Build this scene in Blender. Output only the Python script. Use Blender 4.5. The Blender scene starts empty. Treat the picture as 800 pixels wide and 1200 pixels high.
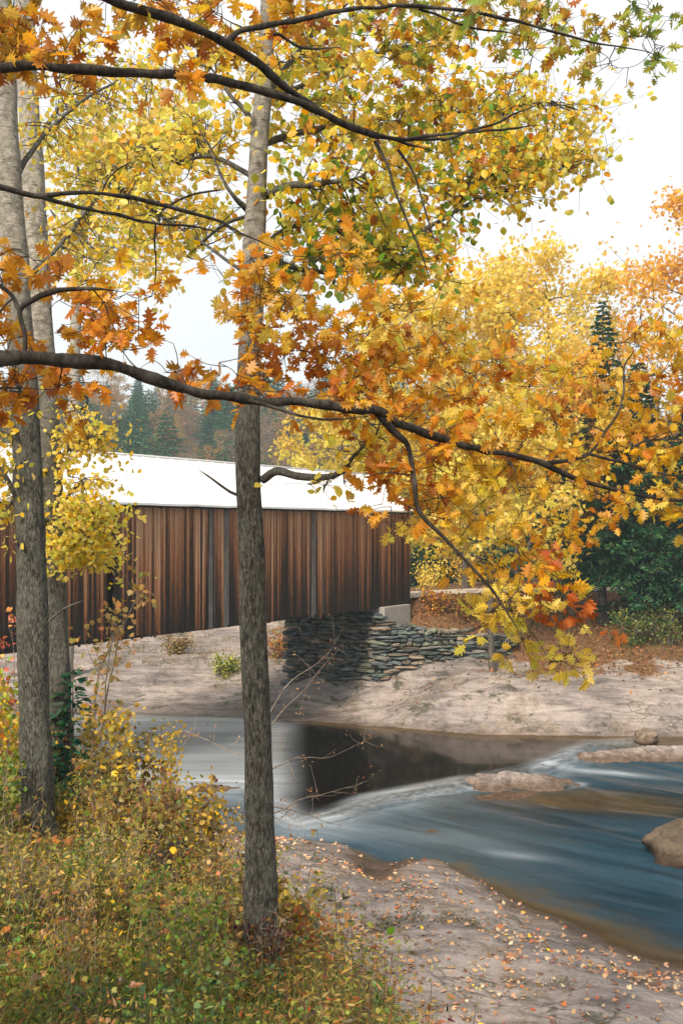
import bpy, math
import numpy as np
from mathutils import Vector

rng = np.random.default_rng(11)
SC = bpy.context.scene
COL = SC.collection
H = 8.0                      # eye height above the river
FP = 1200.0


def P(px, py, Y):
    return np.array([(px - 400) / FP * Y, Y, H - (py - 620) / FP * Y])


# ------------------------------------------------------------------ noise
def _hash(i, j, k):
    n = (i * 374761393 + j * 668265263 + k * 2147483647) & 0xFFFFFFFF
    n = ((n ^ (n >> 13)) * 1274126177) & 0xFFFFFFFF
    n = (n ^ (n >> 16)) & 0xFFFFFFFF
    return n / 4294967295.0


def vnoise(p):
    p = np.asarray(p, float)
    f = np.floor(p)
    t = p - f
    t = t * t * (3 - 2 * t)
    i = f.astype(np.int64)
    out = 0
    for dx in (0, 1):
        for dy in (0, 1):
            for dz in (0, 1):
                w = (t[..., 0] if dx else 1 - t[..., 0]) * (t[..., 1] if dy else 1 - t[..., 1]) * (t[..., 2] if dz else 1 - t[..., 2])
                out = out + w * _hash(i[..., 0] + dx, i[..., 1] + dy, i[..., 2] + dz)
    return out * 2 - 1


def fbm(p, octv=4, gain=.5):
    p = np.asarray(p, float)
    a, s, out = 1., 1., 0
    for o in range(octv):
        out = out + a * vnoise(p * s + 17.3 * o)
        a *= gain
        s *= 2.03
    return out


def fb2(X, Y, sc, octv=4, seed=0., gain=.5):
    return fbm(np.stack([X * sc + seed, Y * sc + seed * 1.7, np.full_like(X, seed + .5)], -1), octv, gain)


def sst(a, b, x):
    t = np.clip((x - a) / (b - a), 0, 1)
    return t * t * (3 - 2 * t)


# ------------------------------------------------------------------ objects
def tag(o, label=None, cat=None, group=None, kind=None):
    if label: o['label'] = label
    if cat: o['category'] = cat
    if group: o['group'] = group
    if kind: o['kind'] = kind
    return o


def empty(name, loc, label, cat, group=None, rz=0.):
    o = bpy.data.objects.new(name, None)
    COL.objects.link(o)
    o.location = loc
    o.rotation_euler = (0, 0, rz)
    o.empty_display_size = .3
    return tag(o, label, cat, group)


def copy_tree(root, loc, rz, sc, label=None, group=None):
    r = root.copy()
    COL.objects.link(r)
    r.location = loc
    r.rotation_euler = (0, 0, rz)
    r.scale = (sc[0], sc[0], sc[1])
    if label: r['label'] = label
    if group: r['group'] = group
    for ch in list(root.children):
        c = ch.copy()
        COL.objects.link(c)
        c.parent = r
        for g in list(ch.children):
            d = g.copy()
            COL.objects.link(d)
            d.parent = c
    return r


class MB:
    """collects geometry for one mesh"""

    def __init__(self):
        self.v, self.c, self.l, self.s, self.n, self.uv = [], [], [], [], 0, []

    def add(self, v, faces, col=(1, 1, 1), uv=None):
        """faces: int array (m,k)"""
        v = np.asarray(v, float).reshape(-1, 3)
        f = np.asarray(faces, int)
        c = np.asarray(col, float)
        if c.ndim == 1: c = np.tile(c[:3], (len(v), 1))
        self.v.append(v)
        self.c.append(c)
        self.uv.append(np.zeros((len(v), 2)) if uv is None else uv)
        self.l.append((f + self.n).ravel())
        self.s.append(np.full(len(f), f.shape[1]))
        self.n += len(v)

    def more(self, faces):
        """faces on the vertices of the last add"""
        f = np.asarray(faces, int)
        self.l.append((f + self.n - len(self.v[-1])).ravel())
        self.s.append(np.full(len(f), f.shape[1]))

    def tube(self, pts, rad, sides=6, col=(1, 1, 1), rough=0., cap=True):
        pts = np.asarray(pts, float)
        n = len(pts)
        rad = np.broadcast_to(np.asarray(rad, float), (n,))
        t = np.gradient(pts, axis=0)
        t /= np.linalg.norm(t, axis=1)[:, None] + 1e-9
        ref = np.array([0., 0, 1]) if abs(t[0, 2]) < .8 else np.array([1., 0, 0])
        u = np.cross(t, ref)
        u /= np.linalg.norm(u, axis=1)[:, None] + 1e-9
        w = np.cross(t, u)
        a = np.arange(sides) / sides * 2 * math.pi
        ring = np.cos(a)[None, :, None] * u[:, None, :] + np.sin(a)[None, :, None] * w[:, None, :]
        r = np.repeat(rad[:, None], sides, 1)
        if rough > 0:
            q = pts[:, None, :] + ring * rad[:, None, None]
            r = r * (1 + rough * fbm(q * np.array([14, 14, 3.]), 3))
        v = pts[:, None, :] + ring * r[:, :, None]
        i = np.arange(n - 1)[:, None] * sides
        j = np.arange(sides)[None, :]
        k = (j + 1) % sides
        f = np.stack([i + j, i + k, i + sides + k, i + sides + j], -1).reshape(-1, 4)
        self.add(v.reshape(-1, 3), f, col)
        if cap:
            self.more([np.arange(sides)[::-1]])
            self.more([np.arange(sides) + (n - 1) * sides])

    def box(self, c, s, R=None, col=(1, 1, 1), jit=0.):
        q = np.array([[x, y, z] for x in (-.5, .5) for y in (-.5, .5) for z in (-.5, .5)]) * np.asarray(s)
        if jit: q = q + rng.normal(0, jit, q.shape)
        if R is not None: q = q @ np.asarray(R).T
        f = [[0, 1, 3, 2], [4, 6, 7, 5], [0, 4, 5, 1], [2, 3, 7, 6], [0, 2, 6, 4], [1, 5, 7, 3]]
        self.add(q + np.asarray(c), f, col)

    def leaves(self, pos, d, size, tmpl, col, fold=.25, curl=.25, nrm=None, wid=1.):
        """tmpl: right half outline from stem (0,0) to tip (0,1)"""
        pos = np.asarray(pos, float)
        n = len(pos)
        if n == 0: return
        d = d / (np.linalg.norm(d, axis=1)[:, None] + 1e-9)
        if nrm is None: nrm = rng.normal(0, 1, (n, 3)) + np.array([0, -.5, .6])
        sx = np.cross(d, nrm)
        sx /= np.linalg.norm(sx, axis=1)[:, None] + 1e-9
        nz = np.cross(sx, d)
        h = np.asarray(tmpl, float)
        k = len(h)
        x = np.concatenate([h[:, 0], -h[1:-1, 0]]) * wid
        y = np.concatenate([h[:, 1], h[1:-1, 1]])
        z = -fold * np.abs(x)
        cu = curl * rng.normal(.4, 1, n)
        size = np.broadcast_to(size, (n,))
        zz = z[None, :] + cu[:, None] * (y ** 2)[None, :] * -.5
        v = pos[:, None, :] + size[:, None, None] * (x[None, :, None] * sx[:, None, :] + y[None, :, None] * d[:, None, :] + zz[:, :, None] * nz[:, None, :])
        m = len(x)
        o = np.arange(n)[:, None] * m
        fr = np.arange(k)[None, :] + o
        fl = np.concatenate([[0], [k - 1], np.arange(m - 1, k - 1, -1)])[None, :] + o
        self.add(v.reshape(-1, 3), fr, np.repeat(np.asarray(col), m, 0), np.tile(np.stack([x, y], -1), (n, 1)))
        self.more(fl)

    def build(self, name, mat, parent=None, smooth=True, uv=False):
        me = bpy.data.meshes.new(name)
        v = np.concatenate(self.v)
        l = np.concatenate(self.l)
        s = np.concatenate(self.s)
        if parent is not None:
            v = v - np.array(parent.matrix_world.translation if parent.type == 'EMPTY' else (0, 0, 0))
        me.vertices.add(len(v))
        me.vertices.foreach_set('co', v.ravel())
        me.loops.add(len(l))
        me.loops.foreach_set('vertex_index', l)
        me.polygons.add(len(s))
        me.polygons.foreach_set('loop_start', np.concatenate([[0], np.cumsum(s)[:-1]]))
        me.polygons.foreach_set('loop_total', s)
        me.polygons.foreach_set('use_smooth', np.full(len(s), smooth))
        me.update(calc_edges=True)
        ca = me.color_attributes.new('Col', 'FLOAT_COLOR', 'POINT')
        c = np.concatenate([np.concatenate(self.c), np.ones((len(v), 1))], 1)
        ca.data.foreach_set('color', c.ravel())
        if uv:
            la = me.attributes.new('Leaf', 'FLOAT_VECTOR', 'POINT')
            la.data.foreach_set('vector', np.concatenate([np.concatenate(self.uv), np.zeros((len(v), 1))], 1).ravel())
        me.materials.append(mat)
        o = bpy.data.objects.new(name, me)
        COL.objects.link(o)
        if parent is not None: o.parent = parent
        return o


def ell(o, c):
    """empty's world location is needed before depsgraph update"""
    o.matrix_world.translation = Vector(c)


_e0 = empty


def empty(name, loc, label, cat, group=None, rz=0.):   # noqa
    o = _e0(name, loc, label, cat, group, rz)
    bpy.context.view_layer.update()
    return o


# ------------------------------------------------------------------ materials
class NT:
    def __init__(self, name):
        self.m = bpy.data.materials.new(name)
        self.m.use_nodes = True
        self.t = self.m.node_tree
        self.t.nodes.clear()
        self.out = self.n('ShaderNodeOutputMaterial')

    def n(self, typ, **kw):
        x = self.t.nodes.new(typ)
        for k, v in kw.items():
            if k.startswith('_'):
                setattr(x, k[1:], v)
        for k, v in kw.items():
            if not k.startswith('_'):
                key = int(k[1:]) if k[0] == 'i' and k[1:].isdigit() else k.replace('__', ' ')
                self.set(x.inputs[key], v)
        return x

    def set(self, inp, v):
        if isinstance(v, bpy.types.NodeSocket): self.t.links.new(v, inp)
        elif isinstance(v, (tuple, list)) and len(v) == 3 and inp.type == 'RGBA': inp.default_value = (*v, 1)
        else: inp.default_value = v

    def attr(self, name='Col'):
        return self.n('ShaderNodeAttribute', _attribute_name=name)

    def pos(self, sc=(1, 1, 1), kind='Object', rot=(0, 0, 0)):
        tc = self.n('ShaderNodeTexCoord')
        return self.n('ShaderNodeMapping', Vector=tc.outputs[kind], Scale=sc, Rotation=rot).outputs[0]

    def noise(self, vec, scale, detail=6, rough=.6, dist=0.):
        return self.n('ShaderNodeTexNoise', Vector=vec, Scale=scale, Detail=detail, Roughness=rough, Distortion=dist).outputs['Fac']

    def ramp(self, fac, stops, interp='LINEAR'):
        r = self.n('ShaderNodeValToRGB', Fac=fac)
        r.color_ramp.interpolation = interp
        e = r.color_ramp.elements
        while len(e) > 1: e.remove(e[-1])
        for i, (p, c) in enumerate(stops):
            x = e[0] if i == 0 else e.new(p)
            x.position = p
            x.color = (*c, 1) if isinstance(c, (tuple, list)) else (c, c, c, 1)
        return r.outputs[0]

    def mix(self, fac, a, b, mode='MIX'):
        m = self.n('ShaderNodeMix', _data_type='RGBA', _blend_type=mode)
        self.set(m.inputs[0], fac)
        self.set(m.inputs[6], a)
        self.set(m.inputs[7], b)
        return m.outputs[2]

    def math(self, op, a, b=0., c=None):
        m = self.n('ShaderNodeMath', _operation=op, i0=a, i1=b)
        if c is not None: self.set(m.inputs[2], c)
        return m.outputs[0]

    def sep(self, c):
        return self.n('ShaderNodeSeparateColor', Color=c).outputs

    def bump(self, h, strength=.5, dist=.02, normal=None):
        b = self.n('ShaderNodeBump', Height=h, Strength=strength, Distance=dist)
        if normal is not None: self.set(b.inputs['Normal'], normal)
        return b.outputs[0]

    def prin(self, col, rough=.8, spec=.3, normal=None, **kw):
        p = self.n('ShaderNodeBsdfPrincipled', Base__Color=col, Roughness=rough, **kw)
        p.inputs['Specular IOR Level'].default_value = spec
        if normal is not None: self.set(p.inputs['Normal'], normal)
        return p.outputs[0]

    def done(self, sh):
        self.t.links.new(sh, self.out.inputs['Surface'])
        return self.m


def mat_leaf(name, trans=.45, vary=.25, gloss=.02, veins=False):
    t = NT(name)
    c = t.attr().outputs['Color']
    nz = t.noise(t.pos(), 30, 3)
    c = t.mix(vary, c, t.ramp(nz, [(.3, .3), (.7, 1.)]), 'MULTIPLY')
    if veins:      # midrib, side veins and browned, spotted margins
        lv = t.n('ShaderNodeSeparateXYZ', Vector=t.n('ShaderNodeAttribute', _attribute_name='Leaf').outputs['Vector']).outputs
        ax = t.math('ABSOLUTE', lv[0])
        rib = t.ramp(ax, [(.012, 1.), (.04, 0.)])
        sv = t.math('FRACT', t.math('MULTIPLY', t.math('SUBTRACT', lv[1], t.math('MULTIPLY', ax, .75)), 5.5))
        sv = t.ramp(t.math('ABSOLUTE', t.math('SUBTRACT', sv, .5)), [(.04, .7), (.14, 0.)])
        c = t.mix(t.math('MULTIPLY', t.math('MAXIMUM', rib, sv), .5), c, (.38, .20, .05))
        br_ = t.math('ADD', t.math('MULTIPLY', ax, 1.1), t.math('MULTIPLY', t.noise(t.pos(), 22, 5, .7), .9))
        c = t.mix(t.ramp(br_, [(.70, 0.), (.92, .75)]), c, (.20, .075, .02))
    d = t.n('ShaderNodeBsdfDiffuse', Color=c).outputs[0]
    tr = t.n('ShaderNodeBsdfTranslucent', Color=c).outputs[0]
    m = t.n('ShaderNodeMixShader', Fac=trans, i1=d, i2=tr).outputs[0]
    g = t.n('ShaderNodeBsdfGlossy', Color=(1, 1, 1), Roughness=.45).outputs[0]
    return t.done(t.n('ShaderNodeMixShader', Fac=gloss, i1=m, i2=g).outputs[0])


def mat_bark_birch():
    """grey poplar / birch bark: smooth pale above with dark cross bands, furrowed and dark low down"""
    t = NT('poplar_bark')
    col = t.attr().outputs['Color']           # R = how old and furrowed the bark is
    old = t.sep(col)[0]
    v1 = t.pos((46, 46, 13))
    fur = t.noise(v1, 1.5, 9, .75, .5)
    band = t.noise(t.pos((9, 9, 30)), 1.0, 8, .74, 1.2)
    lich = t.noise(t.pos((6, 6, 4)), 2.2, 6, .65)
    pale = t.ramp(band, [(.36, (.035, .03, .025)), (.43, (.23, .21, .18)), (.55, (.38, .355, .31)), (.7, (.50, .47, .42))])
    pale = t.mix(t.ramp(lich, [(.46, 0.), (.62, .75)]), pale, (.13, .13, .105))
    dark = t.ramp(fur, [(.36, (.012, .011, .009)), (.49, (.08, .075, .065)), (.63, (.27, .265, .23))])
    dark = t.mix(t.ramp(lich, [(.5, 0.), (.72, .6)]), dark, (.13, .16, .12))
    dark = t.mix(t.ramp(band, [(.30, .75), (.40, 0.)]), dark, (.02, .02, .017))
    blot = t.noise(t.pos((7, 7, 3)), 1.6, 7, .75)
    dark = t.mix(t.ramp(blot, [(.52, 0.), (.60, .75)]), dark, t.mix(.5, dark, (.20, .20, .165)))
    dark = t.mix(t.ramp(blot, [(.36, .7), (.44, 0.)]), dark, (.022, .02, .016))
    c = t.mix(old, pale, dark)
    h = t.math('ADD', t.math('MULTIPLY', fur, t.math('ADD', old, .15)), t.math('MULTIPLY', band, .2))
    return t.done(t.prin(c, .9, .2, t.bump(h, 1., .045)))


def mat_bark(name, a, b, sc=(30, 30, 6), strength=.8):
    t = NT(name)
    n1 = t.noise(t.pos(sc), 1.5, 7, .65)
    n2 = t.noise(t.pos((4, 4, 4)), 2., 4)
    c = t.ramp(n1, [(.33, a), (.7, b)])
    c = t.mix(t.ramp(n2, [(.5, 0.), (.66, .6)]), c, tuple(x * 1.5 + .02 for x in b))
    return t.done(t.prin(c, .9, .2, t.bump(n1, strength, .015)))


def mat_ground():
    t = NT('riverbank_ground')
    mk = t.sep(t.attr().outputs['Color'])     # R rock, G leaf litter, B wet
    p = t.pos()
    big = t.noise(p, .35, 6, .65)
    mid = t.noise(p, 1.7, 8, .7)
    fine = t.noise(p, 14, 8, .75)
    speck = t.noise(p, 60, 3, .7)
    rk = t.ramp(big, [(.32, (.25, .22, .215)), (.48, (.41, .345, .33)), (.62, (.56, .47, .43))])
    rk = t.mix(.6, rk, t.ramp(mid, [(.33, .3), (.46, .78), (.6, 1.)]), 'MULTIPLY')
    sand = t.ramp(t.noise(p, .55, 7, .72, .6), [(.52, 0.), (.6, .75)])
    rk = t.mix(sand, rk, t.ramp(fine, [(.3, (.20, .15, .105)), (.7, (.38, .30, .22))]))
    rk = t.mix(.42, rk, t.ramp(fine, [(.36, .3), (.56, 1.)]), 'MULTIPLY')
    rk = t.mix(.22, rk, t.ramp(speck, [(.35, .4), (.6, 1.)]), 'MULTIPLY')
    lay = t.noise(t.n('ShaderNodeMapping', Vector=p, Scale=(.35, 1.5, 3.), Rotation=(0, 0, .12)).outputs[0], 1.3, 8, .7, .7)
    rk = t.mix(.75, rk, t.ramp(lay, [(.36, .34), (.47, .85), (.56, 1.)]), 'MULTIPLY')
    rk = t.mix(t.ramp(lay, [(.52, 0.), (.64, .5)]), rk, (.50, .44, .40))
    rk = t.mix(1., rk, (.73, .735, .73), 'MULTIPLY')
    wv = t.n('ShaderNodeMapping', Vector=p, Scale=(.55, .9, 1.6), Rotation=(0, 0, .5)).outputs[0]
    wv = t.n('ShaderNodeVectorMath', _operation='ADD', i0=wv, i1=t.n('ShaderNodeVectorMath', _operation='SCALE', i0=t.n('ShaderNodeTexNoise', Vector=p, Scale=1.1, Detail=5).outputs['Color'], Scale=.9).outputs[0]).outputs[0]
    vor = t.n('ShaderNodeTexVoronoi', _feature='DISTANCE_TO_EDGE', Vector=wv, Scale=.55).outputs['Distance']
    crack = t.ramp(vor, [(.0, 1.), (.02, 0.)])
    vor2 = t.n('ShaderNodeTexVoronoi', _feature='DISTANCE_TO_EDGE', Vector=t.n('ShaderNodeVectorMath', _operation='MULTIPLY', i0=wv, i1=(1.1, 2.2, 1.2)).outputs[0], Scale=1.3).outputs['Distance']
    crack2 = t.math('MULTIPLY', t.ramp(vor2, [(.0, 1.), (.05, 0.)]), t.ramp(t.noise(p, .45, 4), [(.48, 0.), (.58, .9)]))
    crack = t.math('MAXIMUM', t.math('MULTIPLY', crack, t.ramp(t.noise(p, .9, 3), [(.50, 0.), (.60, .8)])), crack2)
    rk = t.mix(t.math('MULTIPLY', crack, .85), rk, (.05, .045, .035))
    moss = t.math('MULTIPLY', t.ramp(t.noise(p, .9, 9, .78), [(.565, 0.), (.62, 1.)]), .85)
    rk = t.mix(moss, rk, (.05, .05, .028))
    wetc = t.mix(.9, rk, (.30, .19, .10), 'MULTIPLY')
    rk = t.mix(mk[2], rk, wetc)
    so = t.ramp(fine, [(.3, (.025, .017, .01)), (.55, (.08, .052, .028)), (.75, (.16, .105, .055))])
    li = t.ramp(t.noise(p, 9, 8, .8), [(.3, (.035, .018, .009)), (.45, (.14, .06, .025)), (.6, (.19, .10, .045)), (.75, (.27, .18, .085))])
    gr = t.ramp(t.noise(p, .5, 5, .7), [(.5, 0.), (.66, .8)])
    so = t.mix(gr, so, (.075, .085, .028))
    so = t.mix(mk[1], so, li)
    edge = t.math('ADD', mk[0], t.math('MULTIPLY', t.math('SUBTRACT', mid, .5), .9))
    c = t.mix(t.ramp(edge, [(.4, 0.), (.6, 1.)]), so, rk)
    h = t.math('ADD', t.math('ADD', t.math('ADD', t.math('MULTIPLY', mid, .9), t.math('MULTIPLY', lay, .8)), t.math('MULTIPLY', fine, .35)), t.math('MULTIPLY', crack, -.35))
    ro = t.math('SUBTRACT', .88, t.math('MULTIPLY', mk[2], .5))
    return t.done(t.prin(c, ro, .35, t.bump(h, .6, .12)))


def mat_rock(name, tint=(1, 1, 1), wet=0.):
    t = NT(name)
    p = t.pos()
    mid = t.noise(p, 3.6, 9, .75, .5)
    fine = t.noise(p, 18, 7, .75)
    c = t.ramp(mid, [(.36, tuple(.16 * x for x in tint)), (.5, tuple(.36 * x for x in tint)), (.64, tuple(.5 * x for x in tint))])
    c = t.mix(.6, c, t.ramp(fine, [(.3, .3), (.65, 1.)]), 'MULTIPLY')
    z = t.n('ShaderNodeSeparateXYZ', Vector=t.n('ShaderNodeNewGeometry').outputs['Position']).outputs[2]
    w = t.ramp(t.math('ADD', z, t.math('MULTIPLY', mid, .25)), [(.0, 1.), (.28, 0.)])
    c = t.mix(t.math('MULTIPLY', w, .85), c, t.mix(1., c, (.34, .22, .12), 'MULTIPLY'))
    h = t.math('ADD', mid, t.math('MULTIPLY', fine, .3))
    return t.done(t.prin(c, .75, .35, t.bump(h, .8, .08)))


def mat_water():
    t = NT('river_water')
    at = t.sep(t.attr().outputs['Color'])      # R depth, G white water and painted sky reflection, B silkiness
    fl = t.n('ShaderNodeAttribute', _attribute_name='Flow').outputs['Vector']
    f1 = t.n('ShaderNodeMapping', Vector=fl, Scale=(.16, 1.05, 1)).outputs[0]
    f2 = t.n('ShaderNodeMapping', Vector=fl, Scale=(.32, 3.6, 1)).outputs[0]
    s1 = t.noise(f1, 1., 5, .55, .8)
    s2 = t.noise(f2, 1., 6, .6, .6)
    deep = t.mix(t.ramp(s1, [(.3, 0.), (.7, 1.)]), (.002, .018, .032), (.008, .042, .070))
    body = t.ramp(at[0], [(.0, (.13, .09, .045)), (.22, (.06, .042, .02)), (.5, (.018, .011, .006)), (1., (.005, .0035, .0025))])
    c = t.mix(t.math('MULTIPLY', at[2], t.ramp(at[0], [(.12, 0.), (.5, 1.)])), body, deep)
    streak = t.math('MULTIPLY', t.ramp(t.math('ADD', t.math('MULTIPLY', s1, .6), t.math('MULTIPLY', s2, .4)), [(.38, 0.), (.72, 1.)]), 1.)
    foam_sky_tint = t.math('MINIMUM', t.math('ADD', t.math('MULTIPLY', at[1], t.math('ADD', t.math('MULTIPLY', streak, .5), .56)), t.math('MULTIPLY', t.math('MULTIPLY', at[2], streak), .035)), 1.)
    c = t.mix(foam_sky_tint, c, (.52, .58, .64))
    h = t.math('ADD', t.math('MULTIPLY', s1, 1.), t.math('MULTIPLY', s2, .25))
    bs = t.n('ShaderNodeBump', Height=h, Distance=.05)
    t.set(bs.inputs['Strength'], t.math('ADD', .05, t.math('MULTIPLY', at[2], .13)))
    ro = t.math('ADD', .085, t.math('ADD', t.math('MULTIPLY', at[2], .16), t.math('MULTIPLY', foam_sky_tint, .4)))
    p = t.n('ShaderNodeBsdfPrincipled', Base__Color=c, Roughness=ro, IOR=1.333, Normal=bs.outputs[0])
    p.inputs['Specular IOR Level'].default_value = .30
    tr = t.n('ShaderNodeBsdfTransparent', Color=(.75, .62, .45)).outputs[0]
    a = t.ramp(at[0], [(.0, .25), (.22, .92), (.35, 1.)])
    a = t.math('MAXIMUM', a, foam_sky_tint)
    return t.done(t.n('ShaderNodeMixShader', Fac=a, i1=tr, i2=p.outputs[0]).outputs[0])


def mat_siding():
    t = NT('old_board_siding')
    bc = t.sep(t.attr().outputs['Color'])   # R = tone of the board, G = height on the wall, B = bare grey wood
    p = t.pos((16, 16, .7))
    s1 = t.noise(p, 1.6, 8, .75)
    s2 = t.noise(t.pos((60, 60, 3.)), 1.2, 6, .7)
    s = t.math('ADD', t.math('MULTIPLY', s1, .5), t.math('MULTIPLY', s2, .5))
    k = t.math('ADD', t.math('ADD', s, t.math('MULTIPLY', t.math('SUBTRACT', bc[0], .5), .42)), t.math('MULTIPLY', t.math('SUBTRACT', bc[1], .42), .42))
    c = t.ramp(k, [(.30, (.016, .012, .010)), (.43, (.036, .020, .013)), (.53, (.14, .055, .024)), (.64, (.28, .12, .055)), (.80, (.44, .26, .15))])
    gz = t.ramp(s, [(.38, (.03, .03, .03)), (.62, (.20, .19, .18))])
    c = t.mix(bc[2], c, gz)
    return t.done(t.prin(c, .85, .2, t.bump(s, .6, .02)))


def mat_simple(name, col, rough=.8, nscale=6, vary=.3, bump=.2):
    t = NT(name)
    n = t.noise(t.pos(), nscale, 7, .65)
    c = t.mix(vary, col, t.ramp(n, [(.3, .35), (.7, 1.)]), 'MULTIPLY')
    return t.done(t.prin(c, rough, .3, t.bump(n, bump, .02)))


def mat_stone():
    t = NT('dry_laid_stone')
    a = t.attr().outputs['Color']
    n = t.noise(t.pos((1, 1, 2.2)), 3., 8, .7)
    f = t.noise(t.pos(), 22, 5, .7)
    c = t.mix(.75, a, t.ramp(n, [(.3, .25), (.65, 1.)]), 'MULTIPLY')
    c = t.mix(t.ramp(f, [(.58, 0.), (.72, .5)]), c, (.16, .17, .14))
    return t.done(t.prin(c, .85, .3, t.bump(t.math('ADD', n, t.math('MULTIPLY', f, .4)), .7, .05)))


M_OAK = mat_leaf('oak_leaf', .58, .35, veins=True)
M_LEAF = mat_leaf('autumn_leaf', .58, .3)
M_NEED = mat_leaf('needle', .25, .35, .015)
M_HERB = mat_leaf('herb_leaf', .35, .35)
M_DRY = mat_leaf('fallen_leaf', .1, .3, .01)
M_POP = mat_bark_birch()
M_OBARK = mat_bark('oak_bark', (.008, .007, .006), (.05, .043, .036))
M_TBARK = mat_bark('tree_bark', (.025, .022, .018), (.12, .105, .09), (12, 12, 2))
M_TWIG = mat_bark('twig_bark', (.10, .08, .065), (.3, .25, .21), (60, 60, 20), .3)
M_GROUND = mat_ground()
M_ROCK = mat_rock('river_rock', (.86, .74, .68))
M_BROWNROCK = mat_rock('brown_rock', (.62, .46, .34))
M_WETROCK = mat_rock('wet_rock', (.34, .25, .17))
M_WATER = mat_water()
M_SIDE = mat_siding()
M_STONE = mat_stone()
M_ROOF = mat_simple('white_painted_roof', (.66, .665, .68), .6, 1.0, .20, .1)
M_CONC = mat_simple('old_concrete', (.36, .34, .31), .9, 4, .45, .4)
M_TIMBER = mat_simple('dark_timber', (.05, .035, .025), .85, 8, .6, .4)
M_ROAD = mat_simple('gravel_road', (.42, .38, .33), .95, 20, .3, .4)
M_STUMP = mat_simple('rotten_wood', (.05, .04, .032), .9, 12, .7, .8)

# ------------------------------------------------------------------ terrain
NS = np.array([(-60, 38), (-24, 33), (-14, 30.5), (-8, 28.8), (-4.6, 27.6), (-1.5, 26.3), (0, 25.7), (.75, 24.5), (2.3, 24.6), (3.1, 22.9), (4.3, 20.6), (5.1, 19.2), (6.1, 18.2), (9, 15.7), (16, 11), (60, -10)], float)
FS = np.array([(60, 24), (30, 35), (20, 38.3), (13.2, 39.6), (9, 39.7), (5.3, 40.0), (1.4, 41.7), (-1.95, 42.9), (-4.8, 44), (-9.5, 44.7), (-20, 46), (-60, 50)], float)
RIV = np.concatenate([NS, FS])


def segdist(X, Y, pl, closed=False):
    n = len(pl) if closed else len(pl) - 1
    best = np.full(X.shape, 1e9)
    for i in range(n):
        a, b = pl[i], pl[(i + 1) % len(pl)]
        d = b - a
        t = np.clip(((X - a[0]) * d[0] + (Y - a[1]) * d[1]) / (d @ d), 0, 1)
        best = np.minimum(best, (X - a[0] - t * d[0]) ** 2 + (Y - a[1] - t * d[1]) ** 2)
    return np.sqrt(best)


def inpoly(X, Y, pl):
    ins = np.zeros(X.shape, bool)
    n = len(pl)
    for i in range(n):
        (x0, y0), (x1, y1) = pl[i], pl[(i + 1) % n]
        if y0 == y1: continue
        c = ((y0 > Y) != (y1 > Y)) & (X < (x1 - x0) * (Y - y0) / (y1 - y0) + x0)
        ins ^= c
    return ins


class RBF:
    def __init__(self, pts):
        p = np.array(pts, float)
        self.p = p[:, :2]
        n = len(p)
        r = np.linalg.norm(self.p[:, None] - self.p[None], axis=2)
        A = np.zeros((n + 1, n + 1))
        A[:n, :n] = -r
        A[:n, n] = A[n, :n] = 1
        self.w = np.linalg.solve(A, np.concatenate([p[:, 2], [0]]))

    def __call__(self, X, Y):
        out = np.full(X.shape, self.w[-1])
        for (x, y), w in zip(self.p, self.w[:-1]):
            out = out - w * np.sqrt((X - x) ** 2 + (Y - y) ** 2 + .02)
        return out


BANK = RBF([(0, 0, 6.4), (0, -15, 6.8), (-12, 0, 8), (-.52, 6.6, 5.14), (1.2, 3, 5.6), (.3, 5, 5.25), (-.1, 7, 4.95), (-.5, 9, 4.55), (-1.8, 12, 4.05), (-3, 16, 3.4), (-4.3, 20, 3.0),
            (-6.8, 25, 2.6), (-2.66, 9, 5.38), (-3.1, 11, 5.2), (-5, 9, 6.), (-8, 15, 5.4), (-10, 25, 4.2), (-16, 30, 4.), (6, -10, 6.6), (-25, 20, 7), (-30, 32, 4.4), (-1.8, 7, 5.5), (-4.5, 14, 4.7), (-6, 20, 3.8)])
FAR = RBF([(-9.5, 44.7, 0), (-4.8, 44, 0), (-1.95, 42.9, 0), (1.4, 41.7, 0), (5.3, 40, 0), (9, 39.7, 0), (13.2, 39.6, 0), (20, 38.3, 0), (30, 35, 0), (-20, 46, 0), (-40, 48, 0),
           (3.4, 41.9, .9), (5.3, 41.5, 1.25), (9, 41.2, 1.3), (13, 41.2, 1.3), (18, 40.8, 1.3), (5.3, 43.4, 1.9), (9, 43.8, 1.95), (13, 43.6, 2.0), (18, 43, 2.1),
           (1.6, 44.6, .42), (-2, 45, .40), (-3, 47.5, .45), (0, 46, .42), (3.4, 45.2, 1.1), (5, 45.7, 1.6), (7.6, 46.2, 1.6), (8.4, 46.3, 1.8), (10.4, 46.5, 2.4),
           (2.4, 47.6, 4.0), (5, 47.9, 3.6), (7.8, 48.2, 3.4), (12, 48, 2.95), (17, 48, 3.05), (12, 52, 4.1), (18, 52, 4.2), (5.5, 51.5, 4.4),
           (-4, 50, .85), (-8, 50, .8), (-14, 51, .8), (-6, 58, 1.7), (-12, 58, 1.6), (-8, 66, 2.7), (-18, 66, 2.6), (-2.2, 53, 1.7), (-2.5, 49.5, .55), (-.5, 57, 3.3), (-40, 66, 3),
           (1.5, 50, 4.6), (5, 56, 4.55), (12, 59, 4.5), (30, 60, 4.5), (12, 66, 4.7), (40, 50, 4.3), (40, 66, 5), (-8, 74, 3.2), (20, 74, 5)])
EDGE_Y = np.array([-20, 0, 3, 5, 7, 9, 12, 16, 20, 25, 29, 34, 60.])
EDGE_X = np.array([9, 2.4, .95, .35, -.1, -.55, -1.85, -3.0, -4.4, -7.2, -11, -22, -60.])
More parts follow.
